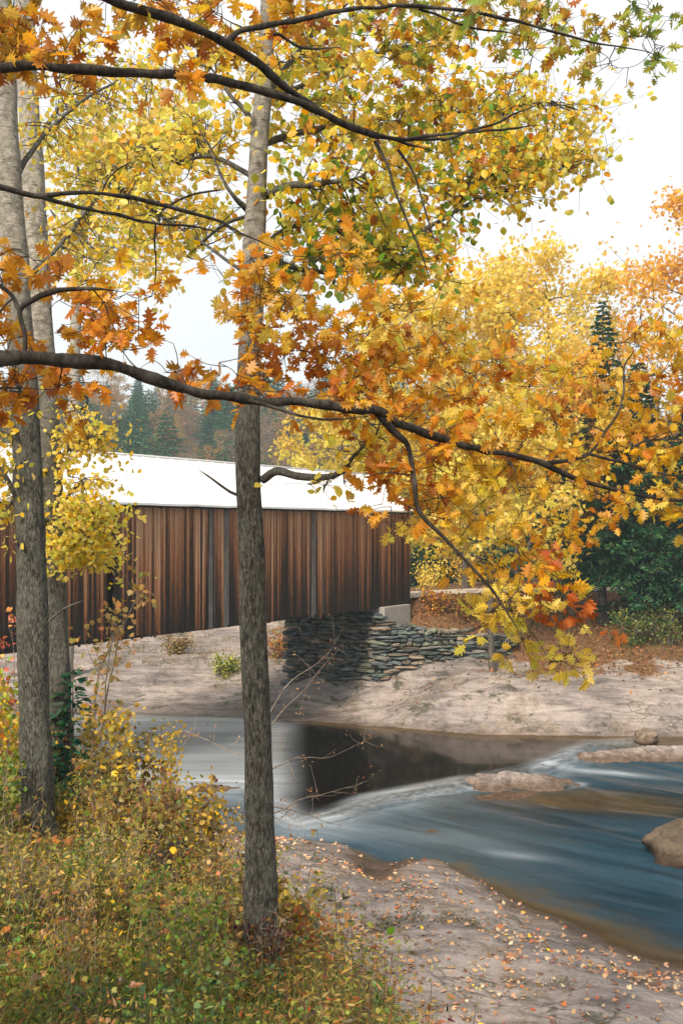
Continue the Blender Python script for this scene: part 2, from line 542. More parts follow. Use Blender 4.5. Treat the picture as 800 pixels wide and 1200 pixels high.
ROADC = np.array([(-14.6, 22.1), (1.45, 49.4), (2.9, 51.6), (5.2, 55.6), (8.5, 58.2), (13, 59.3), (22, 59.6), (45, 58)], float)


def ground(X, Y, masks=False):
    X = np.asarray(X, float)
    Y = np.asarray(Y, float)
    d = segdist(X, Y, RIV, True)
    ins = inpoly(X, Y, RIV)
    sd = np.where(ins, -d, d)
    nearside = Y < np.interp(X, np.concatenate([NS[:, 0]]), NS[:, 1] + 6)
    dn = segdist(X, Y, NS)
    # near rock shelf
    rk = .12 + .10 * np.minimum(sd, 9) + .30 * sst(.2, 2.5, sd) + .16 * fb2(X, Y, .45, 5, 3.) * sst(0, 1.5, sd) + .05 * fb2(X, Y, 1.7, 4, 9.)
    rk = rk + .13 * (1 - np.abs(fb2(X * .6 + .3 * Y, Y * 1.1, .5, 4, 50.)) - .6) * sst(0, 1.5, sd)
    rk = rk - .42 * np.exp(-(((X - .85) / .55) ** 2 + ((Y - 23.2) / 1.5) ** 2)) + .1 * np.floor(2.2 * (fb2(X, Y, .28, 3, 21.) + .3 * X))/2.2 * 0
    de = np.interp(Y, EDGE_Y, EDGE_X) - X + .25 * fb2(X, Y, .6, 3, 5.)
    bk = BANK(X, Y) + .10 * fb2(X, Y, .8, 4, 2.) * sst(1, 5, Y)
    mb = sst(-2.6, .15, de)
    zn = rk * (1 - mb) + np.maximum(bk, rk) * mb
    # far side
    zf = np.maximum(FAR(X, Y), .02 * sd)
    rockf = sst(2.25, 1.55, zf + .45 * fb2(X, Y, .4, 4, 8.)) * sst(62, 52, Y + 0 * X) if True else 0
    leftrock = sst(-2.0, -4.0, X) * sst(72, 62, Y)
    rockf = np.maximum(rockf, leftrock * sst(-.55, .1, .5 + fb2(X, Y, .16, 4, 31.)))
    st = fb2(X, Y, .7, 5, 13.)
    rid = 1 - np.abs(fb2(X * .45, Y * 1.2, .7, 4, 40.))
    zf = zf + rockf * (.22 * (rid - .6) + .11 * st + .10 * np.abs(fb2(X, Y, .25, 3, 4.))) * sst(0, 1.2, sd) + (1 - rockf) * .06 * fb2(X, Y, 1.1, 3, 6.)
    hill = 27 * sst(98, 215, Y + .04 * X) * (1 - .25 * sst(0, 90, X)) * (1 + .10 * fb2(X, Y, .02, 3, 7.))
    zf = np.where(Y > 60, zf * (1 - sst(66, 80, Y)) + 3.2 * sst(66, 80, Y), zf) + hill
    rd = segdist(X, Y, ROADC[1:])
    rz = 4.72 - .2 * sst(50, 57, Y)
    kf = sst(3.4, 2.1, rd) * sst(48.2, 49.2, Y)
    zf = zf * (1 - kf) + (rz - .05) * kf
    out = np.where(nearside, zn, zf)
    bw = np.where(nearside, 1.3 + 2.0 * sst(2.2, 6, X), 2.4) * (1 + .45 * fb2(X, Y, .7, 4, 6.))
    bed = -.95 * sst(0, np.maximum(bw, .4), d) - .10 * np.minimum(d, 1) + .05 * fb2(X, Y, .9, 3, 1.)
    bed = bed + .30 * np.exp(-(((X - 7.2) / 3.) ** 2 + ((Y - 31.4) / 1.6) ** 2))
    out = np.where(ins, bed, out)
    if not masks: return out
    rock = np.where(nearside, 1 - sst(-1.2, -.1, de), np.clip(rockf, 0, 1))
    rock = np.where(ins, 1, rock)
    lit = np.where(nearside, .35 + .3 * fb2(X, Y, .6, 3, 2.), sst(74, 64, Y) * (.75 + .4 * fb2(X, Y, .3, 3, 12.)))
    wet = np.maximum(sst(.30, .02, out + .10 * fb2(X, Y, .8, 3, 3.)), np.exp(-(((X - .9) / .75) ** 2 + ((Y - 23.0) / 1.7) ** 2)))
    wet = np.where(nearside, wet, wet * .55)
    return out, np.stack([rock, np.clip(lit, 0, 1), np.clip(wet, 0, 1)], -1)


def gz(x, y):
    return float(ground(np.array([x]), np.array([y]))[0])


def grid_lines(segs):
    out = [segs[0][0]]
    for a, b, s in segs:
        n = max(1, int(round((b - a) / s)))
        out += list(a + (b - a) * (np.arange(n) + 1) / n)
    return np.array(out)


def grid_mesh(gx, gy):
    X, Y = np.meshgrid(gx, gy)
    nx, ny = len(gx), len(gy)
    i = (np.arange(ny - 1)[:, None] * nx + np.arange(nx - 1)[None, :])
    f = np.stack([i, i + 1, i + nx + 1, i + nx], -1).reshape(-1, 4)
    return X, Y, f


gx = grid_lines([(-220, -60, 8), (-60, -20, 1.5), (-20, -10, .4), (-10, 14, .13), (14, 24, .4), (24, 60, 1.5), (60, 220, 8)])
gy = grid_lines([(-30, 0, 2), (0, 4, .4), (4, 30, .13), (30, 38, .3), (38, 50, .14), (50, 70, .35), (70, 100, 1.2), (100, 320, 5)])
X, Y, f = grid_mesh(gx, gy)
Z, mk = ground(X, Y, True)
m = MB()
m.add(np.stack([X, Y, Z], -1), f, mk.reshape(-1, 3))
tag(m.build('ground', M_GROUND), 'pale bedrock shores and leaf littered banks rising to a wooded hill', kind='structure')

# ------------------------------------------------------------------ river
LIP = np.array([(-40, 36), (-9, 33.0), (-4.7, 32.4), (-2.6, 32.3), (-1.9, 30), (-1.2, 28.2), (-.3, 29.0), (.76, 30.6), (2.1, 31.6), (4.0, 32.9), (6.4, 34.6), (8.0, 36.6), (9.4, 38.4), (12, 39.4), (40, 40)], float)
gx = grid_lines([(-60, -14, 2), (-14, 16, .12), (16, 60, 2)])
gy = grid_lines([(-12, 12, 1.5), (12, 46, .12), (46, 52, 1)])
X, Y, f = grid_mesh(gx, gy)
inside = inpoly(X, Y, RIV)
dr = segdist(X, Y, RIV, True)
sdr = np.where(inside, dr, -dr)
dl = segdist(X, Y, LIP)
poly = np.concatenate([LIP, [(40, 80), (-40, 80)]])
up = np.where(inpoly(X, Y, poly), dl, -dl)            # >0 in the upper pool
low = sst(.25, -.9, up)
# flow coordinates
ang = -.20 - .55 * low
U = X * .80 - Y * .60 * low - .12 * Y
V = X * .60 * low + Y * (.95 - .15 * low) + .25 * fb2(X, Y, .12, 3, 4.)
V = V + .004 * (X - 2) ** 2 * low
turb = low * np.exp(-np.maximum(-up, 0) / 3.2)
wz = -.22 * low + .035 * fb2(U * .35, V * 1.4, 1., 3, 2.) * low * sst(0, .8, sdr) + .05 * turb * fb2(U * .6, V * 1.6, 1., 3, 5.)
wz = np.where(Y < 30, wz, wz)
bedz = ground(X, Y)
dep = np.clip((wz - bedz) / 1.05, 0, 1)
isl = np.exp(-(((X - 7.8) / 4.2) ** 2 + ((Y - 30.8 + .12 * X - .7) / 1.9) ** 2))
dep = np.clip(dep - .62 * isl * (.75 + .5 * fb2(U * .3, V * .9, 1., 4, 12.)), 0.04, 1)
# white water along parts of the lip
lipw = np.interp(X, [-9, -5, -3.2, -2.2, -1.2, -.2, .8, 2.5, 3.6, 4.3, 5.9, 6.8, 8.2, 9.2, 11, 14], [.3, .55, .5, .35, .65, .9, .85, .8, .8, .15, .2, .9, 1., .5, .6, .3])
foam_sky_tint = .66 * lipw * np.exp(-(np.maximum(-up, 0) / .75)) * sst(.6, -.1, up) * (.75 + .6 * fb2(U * .8, V * .8, 1., 3, 18.))
foam_sky_tint += .55 * np.exp(-((X - 8.8) / 1.5) ** 2 - ((Y - 34.6 + .45 * (X - 8.8)) / .35) ** 2)
mist = low * np.exp(-np.maximum(-up, 0) / 3.5) * sst(7.5, 2., X)
foam_sky_tint += .07 * mist * (.8 + .5 * fb2(U * .22, V * .8, 1., 4, 14.))
foam_sky_tint += .17 * np.exp(-((X + .3) / 2.2) ** 2 - ((Y - 28.0 + .25 * X) / .9) ** 2)
ir = np.sqrt(((X - 5.45) / 2.0) ** 2 + ((Y - 33.1) / .95) ** 2)
foam_sky_tint += .45 * np.exp(-((ir - 1.12) / .10) ** 2) * low * sst(-.1, .35, fb2(X * 1.2, Y * 1.2, 1., 3, 25.))
foam_sky_tint += .09 * np.exp(-((X - 3.2) / 1.6) ** 2 - ((Y - 27.2 + .3 * (X - 3.2)) / .8) ** 2)
foam_sky_tint += .22 * np.exp(-((X - 4.3) / .8) ** 2 - ((Y - 25.8 + .3 * (X - 4.3)) / .3) ** 2)
foam_sky_tint += .22 * sst(-2.2, -4., X) * low * (.6 + .4 * fb2(U * .3, V, 1., 3, 8.))
foam_sky_tint += .56 * sst(.6, -.9, X + .0455 * Y) * (1 - low) * (.8 + .5 * fb2(U * .15, V * .5, 1., 3, 9.))  # bright sky reflection painted over the left of the upper pool
# near-silk: rough, mixed light in the lower run
silk = np.clip(low * (1 - .8 * isl), 0, 1)
keep = sdr > -1.0
vk = keep.ravel()
fk = f[vk[f].all(1)]
idx = np.cumsum(vk) - 1
m = MB()
m.add(np.stack([X, Y, wz], -1).reshape(-1, 3)[vk], idx[fk], np.stack([dep, np.clip(foam_sky_tint, 0, 1), silk], -1).reshape(-1, 3)[vk])
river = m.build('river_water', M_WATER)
fa = river.data.attributes.new('Flow', 'FLOAT_VECTOR', 'POINT')
fa.data.foreach_set('vector', np.stack([U, V, 0 * U], -1).reshape(-1, 3)[vk].ravel())
tag(river, 'silky dark river sliding over a ledge into blue rapids', kind='structure')


# ------------------------------------------------------------------ boulders
def boulder(name, label, c, s, mat, seed=0., rz=0., group=None, flat=.6):
    n, k = 48, 28
    u = np.linspace(0, 2 * math.pi, n, endpoint=False)
    v = np.linspace(.02, math.pi - .02, k)
    Uu, Vv = np.meshgrid(u, v)
    q = np.stack([np.cos(Uu) * np.sin(Vv), np.sin(Uu) * np.sin(Vv), np.cos(Vv)], -1)
    q = np.sign(q) * np.abs(q) ** np.array([.85, .85, flat])
    r = 1 + .22 * fbm(q * 1.6 + seed, 5) + .14 * np.abs(fbm(q * 3.2 + seed, 4))
    q = q * r[..., None] * np.asarray(s)
    ca, sa = math.cos(rz), math.sin(rz)
    q = np.stack([q[..., 0] * ca - q[..., 1] * sa, q[..., 0] * sa + q[..., 1] * ca, q[..., 2]], -1)
    m = MB()
    i = np.arange(k - 1)[:, None] * n
    j = np.arange(n)[None, :]
    jj = (j + 1) % n
    m.add(q.reshape(-1, 3), np.stack([i + j, i + n + j, i + n + jj, i + jj], -1).reshape(-1, 4))
    o = m.build(name, mat)
    o.location = c
    return tag(o, label, 'rock', group)



def flat_rock(name, label, c, s, mat, seed=0., rz=0., steps=3.):
    """low ledge: a rough top that steps down under the water on every side"""
    nx, ny = int(max(30, s[0] * 50)), int(max(24, s[1] * 60))
    g, h = np.meshgrid(np.linspace(-1.35, 1.35, nx), np.linspace(-1.35, 1.35, ny))
    x, y = g * s[0], h * s[1]
    wx = g + .22 * fb2(x, y, 1.1, 4, seed)
    wy = h + .30 * fb2(x, y, 1.3, 4, seed + 5)
    r = np.sqrt(wx ** 2 + wy ** 2)
    z = s[2] * (1.0 - 1.05 * r ** 1.5)
    st = z / s[2] * steps + .5 * fb2(x, y, .9, 3, seed + 2)
    z = .5 * z + .5 * s[2] * (np.floor(st) + sst(.55, 1., st - np.floor(st))) / steps
    z = z + s[2] * (.16 * fb2(x, y, 1.2, 3, seed + 1) + .13 * fb2(x, y * 2, 5., 5, seed + 3, .65) - .25 * h) - .6 * sst(1.15, 1.35, np.maximum(np.abs(g), np.abs(h)))
    ca, sa = math.cos(rz), math.sin(rz)
    top = np.stack([x * ca - y * sa, x * sa + y * ca, z], -1).reshape(-1, 3)
    m = MB()
    i = np.arange(ny - 1)[:, None] * nx + np.arange(nx - 1)[None, :]
    m.add(top, np.stack([i, i + 1, i + nx + 1, i + nx], -1).reshape(-1, 4))
    e = np.concatenate([np.arange(nx), np.arange(1, ny) * nx + nx - 1, np.arange(nx - 2, -1, -1) + nx * (ny - 1), np.arange(ny - 2, 0, -1) * nx])
    low_ = top[e].copy()
    low_[:, 2] = -1.0
    ne = len(e)
    m.add(np.concatenate([top[e], low_]), [[a, ne + a, ne + (a + 1) % ne, (a + 1) % ne] for a in range(ne)])
    o = m.build(name, mat)
    o.location = c
    return tag(o, label, 'rock')


flat_rock('ledge', 'flat pale rock island with water pouring round it in midstream', (5.45, 33.1, -.16), (1.95, .95, .30), M_ROCK, 3., .10)
flat_rock('ledge', 'low brown shelf just breaking the surface in front of the pale island', (5.2, 31.7, -.27), (1.5, .6, .13), M_BROWNROCK, 8., .25)
boulder('boulder', 'brown rounded boulder half sunk in deep blue water by the photo edge', (9.35, 26.1, -.2), (1.6, 1.25, .78), M_WETROCK, 15., .2, flat=.9)
boulder('boulder', 'small round reddish boulder sitting at the foot of the far rock face', (11.55, 38.9, .08), (.42, .34, .3), M_BROWNROCK, 21., flat=.9)
flat_rock('ledge', 'long low pale ledge beyond the white rapids near the far shore', (11.9, 37.2, -.10), (3.4, .8, .26), M_ROCK, 27., .10)
flat_rock('ledge', 'dark wet rock sliver parting the water behind the middle trunk', (-4.0, 32.1, -.16), (1.1, .26, .17), M_BROWNROCK, 33., .03)
flat_rock('ledge', 'small rock just under the surface ruffling the blue current', (2.45, 27.9, -.30), (.35, .25, .12), M_BROWNROCK, 38.)

# ------------------------------------------------------------------ covered bridge
D = np.array([10.8, 15.9]) / math.hypot(10.8, 15.9)      # along the bridge, away from us
NB = np.array([-D[1], D[0]])                              # across, away from us
B0 = np.array([-7.6, 32.1])
LEN = math.hypot(10.8, 15.9)
S0, S1 = -13.0, LEN
WB = 4.7
ZB, ZT = 4.48, 8.72
ZE, ZR = 8.84, 10.62
ROT = np.array([[D[0], NB[0], 0], [D[1], NB[1], 0], [0, 0, 1]])


def Bp(s, w, z):
    q = B0 + D * s + NB * w
    return np.array([q[0], q[1], z])


def s_at_px(px):
    k = (px - 400) / FP
    return (k * B0[1] - B0[0]) / (D[0] - k * D[1])


c0 = Bp(0, WB / 2, ZB)
br = empty('covered_bridge', c0, 'old covered bridge with weathered brown board walls and a white roof', 'bridge')
for side in (0, 1):
    m = MB()
    s = S0
    slit0, slit1 = s_at_px(125.5), s_at_px(132.5)
    greys = [(s_at_px(a), s_at_px(b)) for a, b in ((243, 248), (261, 267), (364, 369.5))]
    while s < S1 - .02:
        wd = min(rng.uniform(.06, .15), S1 - s)
        if side == 0 and s < slit0 < s + wd: wd = slit0 - s
        if side == 0 and slit0 - 1e-6 <= s < slit1:
            m.box(Bp((slit0 + slit1) / 2, 0, ZT - .35), (slit1 - slit0 - .004, .03, .68), ROT, (.4, .9, 0))
            m.box(Bp((slit0 + slit1) / 2, 0, ZB + .5), (slit1 - slit0 - .004, .03, 1.0), ROT, (.3, .1, 0))
            s = slit1
            continue
        tone = np.clip(rng.normal(.47, .24), 0, 1)
        grey = 0.
        for a, b in greys:
            if side == 0 and a <= s + wd / 2 <= b: grey = .9
        if rng.random() < .012: grey = .4
        zb = ZB + rng.normal(0, .045) - (.06 if rng.random() < .1 else 0)
        off = (rng.uniform(-.012, .012) - (.03 if grey > .8 else 0)) * (1 if side == 0 else -1)
        nseg = 2
        x0, x1 = s + .006, s + wd - .006
        zc = (zb + ZT) / 2
        q = np.array([[x, y, z] for x in (-.5, .5) for y in (-.5, .5) for z in (-.5, .5)]) * np.array([x1 - x0, .028, ZT - zb])
        col = np.array([(tone, 0. if k % 2 == 0 else 1., grey) for k in range(8)])
        qq = q @ ROT.T + Bp((x0 + x1) / 2, (0 if side == 0 else WB) + off, zc)
        m.add(qq, [[0, 1, 3, 2], [4, 6, 7, 5], [0, 4, 5, 1], [2, 3, 7, 6], [0, 2, 6, 4], [1, 5, 7, 3]], col)
        s += wd
    # backing rails so that no daylight comes through the joints
    for zz in (ZB + .35, (ZB + ZT) / 2, ZT - .2):
        if side == 0:
            m.box(Bp((S0 + slit0) / 2, .05, zz), (slit0 - S0, .05, .16), ROT, (.2, .3, 0))
            m.box(Bp((S1 + slit1) / 2, .05, zz), (S1 - slit1, .05, .16), ROT, (.2, .3, 0))
        else:
            m.box(Bp((S0 + S1) / 2, WB - .05, zz), (S1 - S0, .05, .16), ROT, (.2, .3, 0))
    o = m.build('wall', M_SIDE, br, smooth=False)
m = MB()
OV, GO = .45, .35
for sg in (1, -1):
    wE, wR = (-OV, WB / 2) if sg == 1 else (WB + OV, WB / 2)
    n = 60
    ss = np.linspace(S0 - GO, S1 + GO, n)
    jit = rng.normal(0, .008, n)
    v = []
    for k, s in enumerate(ss):
        v += [Bp(s, wE, ZE + jit[k]), Bp(s, (wE + wR) / 2, (ZE + ZR) / 2 - .02 + jit[k] * .5), Bp(s, wR, ZR), Bp(s, wR, ZR - .07), Bp(s, wE, ZE - .07 + jit[k])]
    v = np.array(v)
    f = []
    for k in range(n - 1):
        for a in range(5):
            b = (a + 1) % 5
            f.append([k * 5 + a, k * 5 + b, k * 5 + 5 + b, k * 5 + 5 + a])
    m.add(v, f)
    m.more([[0, 1, 2, 3, 4], [(n - 1) * 5 + a for a in (4, 3, 2, 1, 0)]])
    for s in np.arange(S0 - GO + .3, S1 + GO, .75):      # standing seams
        a, b = Bp(s, wE, ZE), Bp(s, wR, ZR)
        m.tube([a + (0, 0, .012), (a + b) / 2 + (0, 0, -.004), b + (0, 0, .012)], .022, 4)
roof = m.build('roof', M_ROOF, br, smooth=False)
m = MB()
m.tube([Bp(S0 - GO, WB / 2, ZR + .015), Bp(S1 + GO, WB / 2, ZR + .015)], .05, 8)
m.build('ridge_cap', M_ROOF, br)
m = MB()
for s in np.arange(S0, S1, 1.1):      # rafters
    for wE in (-OV + .08, WB + OV - .08):
        a, b = Bp(s, wE, ZE - .14), Bp(s, WB / 2, ZR - .14)
        m.tube([a, b], .055, 4)
for w in (.09, WB - .09):
    m.box(Bp((S0 + S1) / 2, w, ZT + .0), (S1 - S0, .14, .16), ROT)
m.build('rafter_frame', M_TIMBER, br, smooth=False)
m = MB()
m.box(Bp((S0 + S1) / 2, WB / 2, ZB + .32), (S1 - S0 + .2, WB - .24, .1), ROT)
for w in (.25, WB / 2, WB - .25):
    m.box(Bp((S0 + S1) / 2, w, ZB + .10), (S1 - S0, .2, .32), ROT)
m.build('deck', M_TIMBER, br, smooth=False)
for s in (S0, S1):
    m = MB()
    n = 24
    for k in range(n):
        w0, w1 = WB * k / n, WB * (k + 1) / n
        wm = (w0 + w1) / 2
        zt = ZE + (ZR - ZE) * (1 - abs(wm - WB / 2) / (WB / 2 + OV)) - .1
        zb = ZB + (3.6 if .5 < wm < WB - .5 else 0)
        t = rng.uniform(.3, .7)
        m.box(Bp(s + (.02 if s > 0 else -.02), wm, (zt + zb) / 2), (.03, w1 - w0 - .008, zt - zb), ROT, (t, .5, 0))
    m.build('portal', M_SIDE, br, smooth=False)


# ------------------------------------------------------------------ stone abutment
def stones(m, path, zb, zt, thick=.45):
    """dry-laid face along a plan polyline; zb, zt per vertex"""
    path = np.array(path, float)
    seg = np.linalg.norm(np.diff(path, axis=0), axis=1)
    cum = np.concatenate([[0], np.cumsum(seg)])
    L = cum[-1]
    z = min(zb) - .2
    course = 0
    while z < max(zt):
        h = rng.uniform(.07, .21)
        s = -rng.uniform(0, .4)
        while s < L:
            w = rng.uniform(.22, 1.15) * (1 if h < .2 else .75)
            hv = h
            if rng.random() < .25: hv = h * rng.uniform(.55, .8)
            sm = s + w / 2
            if 0 <= sm <= L:
                lo, hi = np.interp(sm, cum, zb) - .15, np.interp(sm, cum, zt)
                if z + h / 2 > lo and z + h * .6 < hi:
                    i = min(np.searchsorted(cum, sm, 'right') - 1, len(path) - 2)
                    dd = (path[i + 1] - path[i]) / seg[i]
                    pt = path[i] + dd * (sm - cum[i])
                    nn = np.array([dd[1], -dd[0]])
                    # rounded slab with broken corners
                    q = []
                    n1 = 6
                    g = np.linspace(-1, 1, n1)
                    A, B = np.meshgrid(g, g)
                    A, B = A.ravel(), B.ravel()
                    dep = (1 - np.abs(A) ** 9) * (1 - np.abs(B) ** 7)
                    sx = w / 2 * .985 * A * (1 - .10 * B ** 2 * rng.uniform(.2, 1.4))
                    sz = (hv - h) / 2 + hv / 2 * .95 * B * (1 - .30 * np.abs(A) ** 3 * rng.uniform(.2, 1.2)) + rng.normal(0, .035) * A + rng.normal(0, .010, len(A))
                    sy = .02 + .10 * dep ** .5 + rng.uniform(-.10, .10) + rng.normal(0, .02, len(A)) + rng.normal(0, .04) * A + rng.normal(0, .04) * B
                    q = np.stack([pt[0] + dd[0] * sx + nn[0] * sy, pt[1] + dd[1] * sx + nn[1] * sy, z + h / 2 + sz], -1)
                    pal = [(.12, .13, .125), (.17, .165, .15), (.10, .125, .115), (.20, .175, .145), (.24, .19, .14), (.13, .15, .16), (.15, .16, .12)]
                    c = np.array(pal[rng.integers(len(pal))]) * rng.uniform(.6, 1.65)
                    ii = (np.arange(n1 - 1)[:, None] * n1 + np.arange(n1 - 1)[None, :])
                    m.add(q, np.stack([ii, ii + 1, ii + n1 + 1, ii + n1], -1).reshape(-1, 4), c)
                    e = np.concatenate([np.arange(n1), np.arange(1, n1) * n1 + n1 - 1, np.arange(n1 - 2, -1, -1) + n1 * (n1 - 1), np.arange(n1 - 2, 0, -1) * n1])
                    bq = q[e] - np.array([nn[0], nn[1], 0]) * thick
                    ne = len(e)
                    m.add(np.concatenate([q[e], bq]), [[a, (a + 1) % ne, ne + (a + 1) % ne, ne + a] for a in range(ne)], c * .9)
            s += w
        z += h * .97
        course += 1


ab = empty('stone_abutment', (1.5, 46, .7), 'dry-laid grey stone abutment and wing wall under the bridge end', 'abutment')
sA = s_at_px(441)
pA = (B0 + D * sA - NB * .15)
pB = (B0 + D * sA + NB * 5.0)
m = MB()
KW = [(pA[0] + .0, pA[1] + .0), (4.9, 46.25), (7.9, 46.9)]
stones(m, [pB, pA], [.25, .25], [4.30, 4.22])
stones(m, KW, [.25, 1.2, 1.6], [3.95, 3.45, 3.3])
m.build('masonry', M_STONE, ab, smooth=False)
m = MB()   # earth-dark rubble core behind the stones
for a, b, t0, t1 in ((pB, pA, 4.2, 4.1), (np.array(KW[0]), np.array(KW[1]), 3.8, 3.25), (np.array(KW[1]), np.array(KW[2]), 3.25, 2.9)):
    a, b = np.array(a), np.array(b)
    d = (b - a) / np.linalg.norm(b - a)
    n_ = np.array([-d[1], d[0]])
    a1, b1 = a + n_ * .12, b + n_ * .12
    a2, b2 = a + n_ * 1.0, b + n_ * 1.0
    v = [(*a1, -.2), (*b1, -.2), (*b2, -.2), (*a2, -.2), (*a1, t0), (*b1, t1), (*b2, t1), (*a2, t0)]
    m.add(v, [[0, 1, 5, 4], [1, 2, 6, 5], [2, 3, 7, 6], [3, 0, 4, 7], [4, 5, 6, 7], [3, 2, 1, 0]])
m.build('rubble_core', M_STUMP, ab, smooth=False)


def bevel_box(name, c, s, R, mat, parent, bev=.03):
    m = MB()
    q = []
    m.box((0, 0, 0), s, None)
    o = m.build(name, mat, None, smooth=False)
    bv = o.modifiers.new('b', 'BEVEL')
    bv.width = bev
    bv.segments = 2
    R = np.asarray(R)
    from mathutils import Matrix
    M4 = Matrix(((R[0][0], R[0][1], 0, c[0]), (R[1][0], R[1][1], 0, c[1]), (0, 0, 1, c[2]), (0, 0, 0, 1)))
    o.parent = parent
    o.matrix_basis = Matrix.Translation(-parent.location) @ M4
    return o


cs = s_at_px(441) + 1.15
bevel_box('concrete_seat', Bp(cs + .25, .42, 4.02), (2.3, 1.35, .98), ROT, M_CONC, ab)
bevel_box('concrete_seat', Bp(cs + .9, WB / 2 + .4, 4.02), (1.2, WB - 1.0, .86), ROT, M_CONC, ab)

# ------------------------------------------------------------------ road beyond the bridge
m = MB()
cl = []
for a, b in zip(ROADC[1:-1], ROADC[2:]):
    cl += list(a + (b - a) * np.linspace(0, 1, 24, endpoint=False)[:, None])
cl = np.array(cl)
for _ in range(30): cl[1:-1] = (cl[:-2] + 2 * cl[1:-1] + cl[2:]) / 4
tg = np.gradient(cl, axis=0)
tg /= np.linalg.norm(tg, axis=1)[:, None]
nn = np.stack([-tg[:, 1], tg[:, 0]], -1)
W = np.linspace(-2.0, 2.0, 9)
v = cl[:, None, :] + nn[:, None, :] * (W[None, :, None] + .12 * fb2(cl[:, 0:1] + 0 * W, cl[:, 1:2] + 0 * W, .8, 3, 1.)[:, :, None])
zz = 4.72 - .2 * sst(50, 57, v[..., 1]) + .012
v = np.concatenate([v, zz[..., None]], -1)
nw = len(W)
i = np.arange(len(cl) - 1)[:, None] * nw + np.arange(nw - 1)[None, :]
m.add(v.reshape(-1, 3), np.stack([i, i + nw, i + nw + 1, i + 1], -1).reshape(-1, 4))
tag(m.build('road', M_ROAD), 'pale gravel road running from the bridge end behind the trees', kind='structure')

# ------------------------------------------------------------------ leaf shapes and palettes
OAK = [(0, 0), (.03, .13), (.17, .14), (.10, .27), (.36, .34), (.34, .41), (.14, .46), (.42, .64), (.36, .68), (.13, .66), (.24, .85), (.10, .83), (0, 1)]
MAPLE = [(0, 0), (.06, .10), (.40, .12), (.30, .28), (.58, .52), (.30, .52), (.24, .62), (.26, .78), (.12, .76), (0, 1)]
ROUND = [(0, 0), (.22, .10), (.38, .35), (.34, .62), (.14, .88), (0, 1)]
DIAM = [(0, 0), (.34, .42), (0, 1)]
LANCE = [(0, 0), (.13, .3), (.11, .6), (0, 1)]


def pal(stops, n, jit=.12):
    c = np.array([s[0] for s in stops])
    w = np.array([s[1] for s in stops], float)
    i = rng.choice(len(c), n, p=w / w.sum())
    return np.clip(c[i] * (1 + rng.normal(0, jit, (n, 1))) + rng.normal(0, .012, (n, 3)), .004, .95)


GOLD, AMBER, ORNG, RUST, BRWN = (.93, .56, .022), (.86, .38, .012), (.76, .24, .008), (.44, .115, .010), (.22, .08, .014)
YELL, YGRN, OLIV, GRN, DGRN = (.92, .72, .11), (.70, .67, .09), (.44, .45, .04), (.20, .37, .04), (.06, .16, .025)
PAL_ORANGE = [(GOLD, 1.6), (AMBER, 3), (ORNG, 3), (RUST, 1.8), (BRWN, .5)]
PAL_GOLD = [(GOLD, 3.4), (YELL, 1.8), (AMBER, 2.4), (ORNG, 1.3), (RUST, .7), (YGRN, .9), (OLIV, .4)]
PAL_TOPL = [(GOLD, 2.2), (AMBER, 2.5), (RUST, 2.2), (BRWN, 1.2), (OLIV, 1.), (YELL, .7)]
PAL_TOPR = [(GOLD, 1.6), (OLIV, 1.7), (YGRN, 1.8), (RUST, 1.8), (BRWN, .9), (GRN, 2.0), (AMBER, .8)]
PAL_MIXG = [(GOLD, 3), (YGRN, 2.4), (OLIV, .6), (AMBER, 1.), (RUST, .4), (GRN, 1.3), (YELL, 2)]
PAL_GREEN = [(GRN, 3), (OLIV, 2), (DGRN, 1), (YGRN, 1)]
PAL_RED = [((.50, .09, .008), 3), ((.62, .18, .012), 3), (RUST, 1)]
PAL_YEL = [(YELL, 4), (GOLD, 2), ((.85, .65, .16), 2), (YGRN, 1.2)]
PAL_BIRCH = [(YELL, 3.5), ((.90, .66, .16), 2), (GOLD, 1.6), (YGRN, 2.4), (AMBER, .6), (OLIV, .4)]


def curve(pts, n):
    """smooth polyline through points (Catmull-Rom)"""
    p = np.asarray(pts, float)
    q = np.concatenate([[2 * p[0] - p[1]], p, [2 * p[-1] - p[-2]]])
    t = np.linspace(0, len(p) - 1 - 1e-6, n)
    i = t.astype(int)
    u = (t - i)[:, None]
    a, b, c, d = q[i], q[i + 1], q[i + 2], q[i + 3]
    return .5 * (2 * b + (c - a) * u + (2 * a - 5 * b + 4 * c - d) * u ** 2 + (3 * b - a - 3 * c + d) * u ** 3)


def wob(p, amp, sc=2., seed=0.):
    k = np.linspace(0, 1, len(p))
    o = np.stack([fbm(np.stack([p @ np.array([.7, .5, .5]) * sc, np.full(len(p), seed + a * 7.1), np.zeros(len(p))], -1), 3) for a in range(3)], -1)
    return p + o * amp * np.minimum(1, k * 6)[:, None]


# ------------------------------------------------------------------ the oak whose limbs frame the view
OX, OY = -1.72, 3.55
og = gz(OX, OY)
oak = empty('oak_tree', (OX, OY, og), 'overhanging oak with dark crooked limbs and large lobed orange leaves', 'tree')
m = MB()
tp = curve([(OX, OY, og - .2), (OX + .02, OY, og + 1.2), (OX - .05, OY + .05, 8.6), (OX, OY + .1, 10.2), (OX - .1, OY + .2, 12.5)], 60)
tr = np.interp(np.linspace(0, 1, 60), [0, .06, .2, .6, 1], [.36, .27, .22, .18, .09])
m.tube(tp, tr, 24, rough=.06)
m.build('trunk', M_OBARK, oak)

